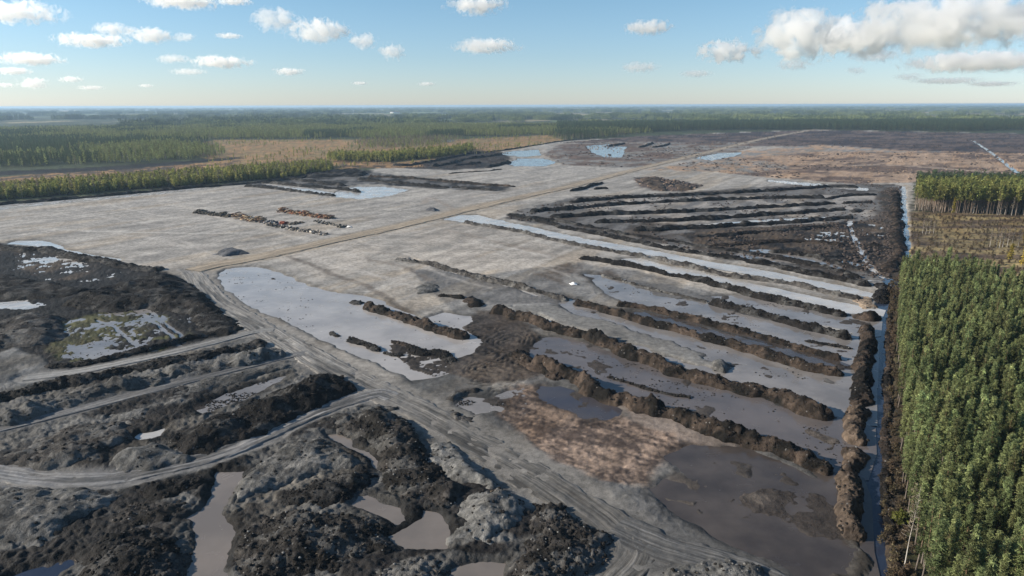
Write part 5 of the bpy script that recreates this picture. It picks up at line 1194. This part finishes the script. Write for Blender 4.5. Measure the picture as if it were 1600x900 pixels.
# a few far buildings
M_WALL = plain_mat('far painted walls', (0.72, 0.70, 0.66), .05, 1, .7); M_ROOF = plain_mat('far roofs', (0.16, 0.11, 0.09), .2, 1, .7)
for lab, u, v, L_, W_, H_ in [('long white farm building far off in the blue distance left of the middle', 617, 177, 95, 24, 12), ('white house among trees in the far left country', 96, 206, 22, 14, 9), ('pair house left of the middle in the far country', 262, 203, 24, 14, 9), ('pale house right of the pair house in the far country', 300, 202, 20, 14, 8), ('pale barn far off above the right dark wood', 1260, 186, 60, 20, 10)]:
    x, y = P(u, v); o = bpy.data.objects.new('farm_building', None); COL.objects.link(o); o.location = (x, y, .3); o.rotation_euler.z = random.uniform(-.3, .3)
    o['label'] = lab; o['category'] = 'building'; o['group'] = 'far farm buildings'
    a, b = L_ / 2, W_ / 2
    link('wall', mesh_from('wall', np.array([(-a, -b, 0), (a, -b, 0), (a, b, 0), (-a, b, 0), (-a, -b, H_), (a, -b, H_), (a, b, H_), (-a, b, H_), (-a, 0, H_ * 1.45), (a, 0, H_ * 1.45)]), [np.array([(0, 1, 5, 4), (2, 3, 7, 6), (1, 2, 6, 5), (3, 0, 4, 7)]), np.array([(5, 6, 9), (7, 4, 8)])], M_WALL), parent=o)
    r0 = np.array([(-a - 1, -b - 1, H_ - .3), (a + 1, -b - 1, H_ - .3), (a + 1, 0, H_ * 1.47), (-a - 1, 0, H_ * 1.47), (a + 1, b + 1, H_ - .3), (-a - 1, b + 1, H_ - .3)])
    link('roof', mesh_from('roof', np.vstack([r0, r0 + (0, 0, .5)]), np.array([(6, 7, 8, 9), (9, 8, 10, 11), (0, 3, 2, 1), (3, 5, 4, 2), (0, 1, 7, 6), (4, 5, 11, 10)]), M_ROOF), parent=o)

# single trees one can tell apart
def bare_birch(label, u, v, h, group, seed, twigs=True, lean=0.0):
    x, y = P(u, v)
    o = bpy.data.objects.new('bare_birch', None); COL.objects.link(o); o.location = (x, y, .45)
    o['label'] = label; o['category'] = 'birch'
    if group: o['group'] = group
    o.rotation_euler.z = seed * 1.7
    link('trunk', trunk_mesh('trunk', h, .14, .02, BIRCH_BARK, lean, 46, 6, 200 + seed, .35, 2.2), parent=o)
    if twigs: link('crown', crown_mesh('crown', h, h * .45, 1.1, 22, 3, .5, (0.13, 0.105, 0.08), (0.19, 0.155, 0.11), M_LEAF, 200 + seed, per=1), parent=o)
    return o
for k, (u, v) in enumerate([(1441, 366), (1446, 368), (1452, 366), (1458, 367)]):
    bare_birch(['leftmost of four bare pale birches at the left of the clearing', 'second from the left of four bare pale birches in the clearing', 'third from the left of four bare pale birches in the clearing', 'rightmost of four bare pale birches at the left of the clearing'][k], u, v, 9, 'birches at the left of the clearing', k)
for k, (u, v) in enumerate([(1546, 388), (1556, 388), (1561, 389), (1566, 388), (1573, 387), (1580, 388), (1590, 388)]):
    bare_birch(['bare birch standing alone left of the pale row in the clearing', 'leftmost of the tight pale birch row at the right of the clearing', 'second of the tight pale birch row at the right of the clearing', 'third of the tight pale birch row at the right of the clearing', 'fourth of the pale birch row, with a gap on its left', 'bare birch just left of the yellow larches', 'bare birch behind the yellow larch at the right edge'][k], u, v, 12, 'birches at the right of the clearing', 10 + k)
for k, (u, v) in enumerate([(1557, 334), (1562, 335), (1567, 334), (1572, 335)]):
    bare_birch(['leftmost of four white trunks before the dark pine block', 'second of four white trunks before the dark pine block', 'third of four white trunks before the dark pine block', 'rightmost of four white trunks before the dark pine block'][k], u, v, 19, 'white trunks before the pine block', 20 + k, False)
bare_birch('slender pale birch leaning at the bottom edge of the forest, forked above', 1411, 895, 17, None, 40, True, .04)
#bare_birch('thin pale trunk by the yellow green bush at the forest edge', 1416, 815, 13, None, 41, False, .05)
def larch(label, u, v, h, seed, col=((0.20, 0.16, 0.03), (0.36, 0.29, 0.05))):
    x, y = P(u, v)
    o = bpy.data.objects.new('larch', None); COL.objects.link(o); o.location = (x, y, .45)
    o['label'] = label; o['category'] = 'larch'; o['group'] = 'yellow larches at the clearing'
    link('trunk', trunk_mesh('trunk', h * .97, .15, .03, PB, 0, 6, 6, 300 + seed), parent=o)
    link('crown', crown_mesh('crown', h, h * .18, 1.6, 40, 5, .6, col[0], col[1], M_LARCH, 300 + seed, 'cone', per=3), parent=o)
larch('small yellow larch in front of the pine block', 1488, 338, 13, 1)
larch('yellow larch at the forest edge right of the clearing', 1577, 412, 10, 2)
larch('yellow larch at the right picture edge behind the near forest', 1597, 420, 11, 3)
larch('tall golden larch at the right picture edge in the clearing', 1600, 388, 15, 4, ((0.22, 0.15, 0.03), (0.36, 0.25, 0.05)))

# a yellow green bush and brushwood by the ditch
def bush(name, label, cat, u, v, r, h, c0, c1, seed, group=None):
    x, y = P(u, v)
    o = bpy.data.objects.new(name, None); COL.objects.link(o); o.location = (x, y, .4)
    o['label'] = label; o['category'] = cat
    if group: o['group'] = group
    link('stem', trunk_mesh('stem', h * .7, .05, .02, BIRCH_BARK, 0, 14, 4, 400 + seed, .05, r), parent=o)
    link('foliage', crown_mesh('foliage', h, .2, r, 34, 4, .45, c0, c1, M_LARCH, 400 + seed, 'pine', per=3), parent=o)
bush('bush', 'yellow green bush at the forest edge low beside the ditch', 'bush', 1408, 822, 2.2, 2.6, (0.09, 0.11, 0.02), (0.17, 0.19, 0.04), 1)
BR = [bpy.data.objects.new('brushwood', joined('brushwood', [(trunk_mesh('stem', 1.6, .04, .01, ((0.10, 0.075, 0.06), (0.13, 0.10, 0.08)), 0, 16, 3, 500 + k, .05, 1.3), (0, 0, 0), 1, 0),
      (crown_mesh('twigs', 1.7, .1, .9, 16, 3, .35, (0.060, 0.045, 0.030), (0.13, 0.10, 0.06), M_LEAF, 500 + k, per=2), (0, 0, 0), 1, 0)])) for k in range(4)]
pb = np.vstack([fill([(1386, 450), (1418, 420), (1424, 462), (1402, 540), (1404, 640), (1408, 720), (1420, 830), (1440, 960), (1395, 960), (1372, 860), (1388, 700), (1388, 560)], 1.9, 21, .5),
                fill([(1424, 336), (1640, 342), (1640, 515), (1500, 475), (1424, 460)], 4.5, 22, .5)])
scatter('brushwood', 'brown brushwood along the ditch and over the clearing', BR, pb, (.5, 1.2), .25, 10)

# loose stones and clods on the near heaps
M_STONE = plain_mat('stones and clay clods', (0.16, 0.155, 0.148), .45, .9, .85)
def stone(k):
    bm = bmesh.new(); bmesh.ops.create_icosphere(bm, subdivisions=1, radius=1)
    rg = np.random.default_rng(600 + k)
    for vtx in bm.verts: vtx.co = Vector((vtx.co.x * 1.2, vtx.co.y, vtx.co.z * .75)) * rg.uniform(.7, 1.2)
    me = bpy.data.meshes.new('stone'); bm.to_mesh(me); bm.free(); me.materials.append(M_STONE); return bpy.data.objects.new('stone', me)
STONES = [stone(k) for k in range(4)]
M_CLOD = plain_mat('peat clods', (0.016, 0.014, 0.0125), .5, .9, .95)
CLOD_KINDS = []
for k, o in enumerate(STONES):
    q = o.copy(); q.data = o.data.copy(); q.name = 'clod'; q.data.materials[0] = M_CLOD; CLOD_KINDS.append(q)
scatter('peat_clods', 'loose dark clods of peat strewn over the near heaps and ridges', CLOD_KINDS, np.vstack(CLODS['dark']), (.10, .46), 0, 31)
def root_piece(k):
    rg = np.random.default_rng(700 + k); V, F, off = [], [], 0
    for j in range(4):
        th = rg.uniform(0, 6.28); q = np.array((math.cos(th), math.sin(th), rg.uniform(-.1, .5))) * rg.uniform(.5, 1.6)
        v, f = cyl((0, 0, .05), q, .10, .03, 5); V.append(v); F.append(f + off); off += len(v)
    me = mesh_from('root', np.vstack(V), np.vstack(F), M_ROOT); return bpy.data.objects.new('root', me)
M_ROOT = plain_mat('dug up roots', (0.13, 0.105, 0.082), .4, 1.5, .9)
rp = np.vstack(CLODS['dark']); rp = rp[np.random.default_rng(8).random(len(rp)) < .035]
scatter('roots', 'dug up roots and sticks poking out of the near heaps and ridges', [root_piece(k) for k in range(4)], rp, (.3, .9), 0, 34)
scatter('mud_specks', 'small specks of floating peat and mud on the flooded strips', CLOD_KINDS, np.vstack(SPECKS), (.06, .30), 0, 33)
scatter('pale_stones', 'pale stones and clay lumps strewn over the near heaps', STONES, np.vstack(CLODS['pale']), (.08, .30), 0, 32)

M_LUMP = plain_mat('far soil lumps', (0.050, 0.040, 0.036), .5, .9, .95)
M_LUMP2 = plain_mat('far sandy lumps', (0.20, 0.145, 0.105), .4, .9, .95)
def lumps_of(mat, nm):
    r_ = []
    for o in STONES:
        q = o.copy(); q.data = o.data.copy(); q.name = nm; q.data.materials[0] = mat; r_.append(q)
    return r_
LD, LP = lumps_of(M_LUMP, 'dark_lump'), lumps_of(M_LUMP2, 'sandy_lump')
ZP = {z[0]: z[1] for z in ZONES}
def lumpy(poly, step, seed, thr, sc):
    q = fill(poly, step, seed, .5); return q[fbm(q[:, 0] / 30, q[:, 1] / 60, seed, 3) > thr]
scatter('heath_lumps', 'dark stumps and peat lumps strewn over the far brown plain', LD, np.vstack([lumpy(ZP['heath'], 16, 51, 0, 1), lumpy(ZP['beige'], 12, 52, .2, 1), lumpy(ZP['far mixed'], 12, 53, .25, 1), lumpy(ZP['brown pits'], 6, 54, -.2, 1), lumpy(ZP['brown far'], 10, 58, .2, 1)]), (.5, 2.2), .3, 51)
scatter('sandy_lumps', 'light brown soil lumps strewn over the far beige plain', LP, np.vstack([lumpy(ZP['beige'], 10, 55, -.1, 1), lumpy(ZP['brown pits'], 8, 56, -.2, 1), lumpy(ZP['far mixed'], 16, 57, .1, 1)]), (.4, 1.5), .3, 52)
scatter('peat_mat_lumps', 'dark peat lumps on the rough ground between the far ridges and the winding ditch', LD, np.vstack([lumpy(ZP['peat mat'], 3.2, 61, -.2, 1), lumpy(ZP['middle peat'], 6, 62, .1, 1), lumpy(ZP['far black'], 5, 63, 0, 1), lumpy(ZP['canal bank'], 3.0, 64, -.3, 1)]), (.3, 1.1), .2, 53)
# ------------------------------------------------------------------ clouds
def cloud_mat(i, pos, size, dens, thr, detail, flat):
    m, n, l = new_mat('cloud vapour'); o = n.new('ShaderNodeOutputMaterial')
    v = n.new('ShaderNodeVolumePrincipled'); v.inputs['Color'].default_value = (1, 1, 1, 1); v.inputs['Anisotropy'].default_value = .5
    l.new(v.outputs[0], o.inputs['Volume'])
    tc = n.new('ShaderNodeTexCoord')
    ln = n.new('ShaderNodeVectorMath'); ln.operation = 'LENGTH'; l.new(tc.outputs['Object'], ln.inputs[0])
    geo = n.new('ShaderNodeNewGeometry')
    t = n.new('ShaderNodeTexNoise'); t.inputs['Scale'].default_value = 2.1 / size; t.inputs['Detail'].default_value = detail; t.inputs['Distortion'].default_value = .5; t.inputs['Roughness'].default_value = .66
    l.new(geo.outputs['Position'], t.inputs['Vector'])
    def mth(op, a, b):
        q = n.new('ShaderNodeMath'); q.operation = op
        for k, s in enumerate((a, b)):
            if isinstance(s, (int, float)): q.inputs[k].default_value = s
            else: l.new(s, q.inputs[k])
        return q.outputs[0]
    r2 = mth('MULTIPLY', ln.outputs['Value'], ln.outputs['Value'])
    f = mth('SUBTRACT', mth('ADD', mth('MULTIPLY', t.outputs['Fac'], 5.2), .40 - 2.6 - thr), r2)
    f = mth('MULTIPLY', f, 4.5)
    q = n.new('ShaderNodeClamp'); l.new(f, q.inputs['Value'])
    l.new(mth('MULTIPLY', q.outputs[0], dens), v.inputs['Density'])
    return m

CLOUDS = [  # centre (photograph), width, height, thickness of vapour, label
    (25, 18, 150, 52, 5, 'thin bright cloud in the upper left corner'),
    (48, 92, 100, 28, 6, 'white cloud at the left edge above smaller ones'),
    (142, 63, 125, 32, 6, 'long white cloud left of the middle of the left sky'),
    (175, 46, 70, 30, 4, 'small soft cloud above the long white one'),
    (234, 55, 85, 36, 6, 'bright cloud right of the small soft one'),
    (288, 58, 44, 22, 3, 'wisp right of the bright cloud'),
    (286, 3, 140, 34, 6, 'cloud cut by the top edge at the upper left'),
    (365, 2, 66, 18, 5, 'small cloud at the top edge, right of the cut one'),
    (358, 56, 52, 14, 3, 'faint streak below the top cloud'),
    (345, 97, 120, 30, 6, 'white row of puffs low in the left sky'),
    (270, 92, 60, 22, 3, 'thin tail of the row of puffs'),
    (20, 111, 58, 16, 5, 'small white cloud near the left edge'),
    (50, 130, 54, 26, 5, 'small white tower shaped cloud low at the left'),
    (110, 124, 38, 14, 4, 'tiny white cloud low at the left'),
    (142, 137, 44, 10, 3, 'tiny streak close above the left horizon'),
    (8, 133, 34, 10, 3, 'tiny cloud on the left edge close to the horizon'),
    (228, 134, 26, 8, 3, 'tiniest cloud close above the left horizon'),
    (295, 112, 70, 16, 2, 'faint veil below the row of puffs'),
    (428, 30, 90, 62, 5, 'ragged left end of the long broken cloud'),
    (495, 48, 140, 62, 6, 'bright body of the long broken cloud'),
    (568, 65, 60, 42, 5, 'soft puff right of the bright cloud body'),
    (612, 80, 56, 44, 5, 'last puff at the right end of the long broken cloud'),
    (452, 112, 62, 18, 5, 'small white cloud alone below the long broken cloud'),
    (562, 130, 34, 9, 3, 'very small cloud low in the middle left'),
    (667, 131, 38, 10, 3, 'very small low cloud left of the middle'),
    (745, 8, 130, 52, 7, 'greyish cloud cut by the top edge near the middle'),
    (760, 72, 145, 42, 5, 'soft cloud below the one at the top middle'),
    (1012, 43, 100, 36, 7, 'single cumulus with a dark tail right of the middle'),
    (1135, 80, 125, 60, 7, 'grey cumulus with a bright left side, left of the great clouds'),
    (1000, 105, 85, 28, 2.5, 'faint grey cloud low right of the middle'),
    (1088, 115, 66, 18, 2.5, 'faint grey cloud below the grey cumulus'),
    (1250, 50, 130, 95, 9, 'bright towering head of the great cloud'),
    (1340, 58, 190, 66, 9, 'grey body of the great cloud'),
    (1500, 32, 300, 92, 9, 'heavy grey cloud in the upper right corner'),
    (1370, 86, 80, 26, 4, 'small grey cloud under the great cloud'),
    (1240, 102, 58, 18, 3, 'small low grey cloud left under the great cloud'),
    (1535, 96, 210, 34, 7, 'long flat grey cloud low at the right edge'),
    (1420, 120, 44, 12, 2.5, 'tiny grey cloud left of the long flat one'),
    (1338, 110, 34, 14, 2.5, 'tiny grey cloud below the great cloud'),
    (1480, 126, 100, 11, 2.5, 'thin grey streak under the long flat cloud'),
    (1550, 131, 70, 9, 2.5, 'thin grey streak low at the right'),
]
cube_v = np.array([(-1, -1, -1), (1, -1, -1), (1, 1, -1), (-1, 1, -1), (-1, -1, 1), (1, -1, 1), (1, 1, 1), (-1, 1, 1)], float)
cube_f = np.array([(0, 3, 2, 1), (4, 5, 6, 7), (0, 1, 5, 4), (1, 2, 6, 5), (2, 3, 7, 6), (3, 0, 4, 7)])
for i, (u, v, wp, hp, dn, lab) in enumerate(CLOUDS):
    d = (CAM_M @ Vector(((u - 800) / F_PX, (450 - v) / F_PX, -1))).normalized()
    D = min(1500.0 / d.z, 42000.0)
    c = Vector((0, 0, CAM_H)) + d * D
    k = D / F_PX
    rx, rz = wp * k * (.40 if u < 1200 else .48), hp * k * (.33 if u < 1200 else .45); ry = max(rz * 1.2, rx * .6)
    mat = cloud_mat(i, c, min(rx * .8, rz * 1.5), dn * (.20 if wp < 110 else .28 if u < 1100 else .40) / rz, (-.06 if wp < 110 else .05) if u < 1200 else -.02, 9, 0)
    me = mesh_from('cloud', cube_v, cube_f, mat)
    o = link('cloud', me, label=lab, cat='cloud', group='clouds in the blue sky', loc=c)
    o.scale = (rx, ry, rz); o.rotation_euler.z = math.atan2(-d.x, d.y)

# ------------------------------------------------------------------ haze
m, n, l = new_mat('haze'); o = n.new('ShaderNodeOutputMaterial'); v = n.new('ShaderNodeVolumePrincipled')
v.inputs['Color'].default_value = (0.46, 0.65, 0.86, 1); v.inputs['Density'].default_value = 6.0e-5; v.inputs['Anisotropy'].default_value = 0.2
l.new(v.outputs[0], o.inputs['Volume'])
hz = mesh_from('haze', cube_v * np.array((160000, 50000, 43.0)) + np.array((0, 0, 40.5)), cube_f, m)
link('haze', hz, kind='stuff', label='thin blue haze over the whole land')
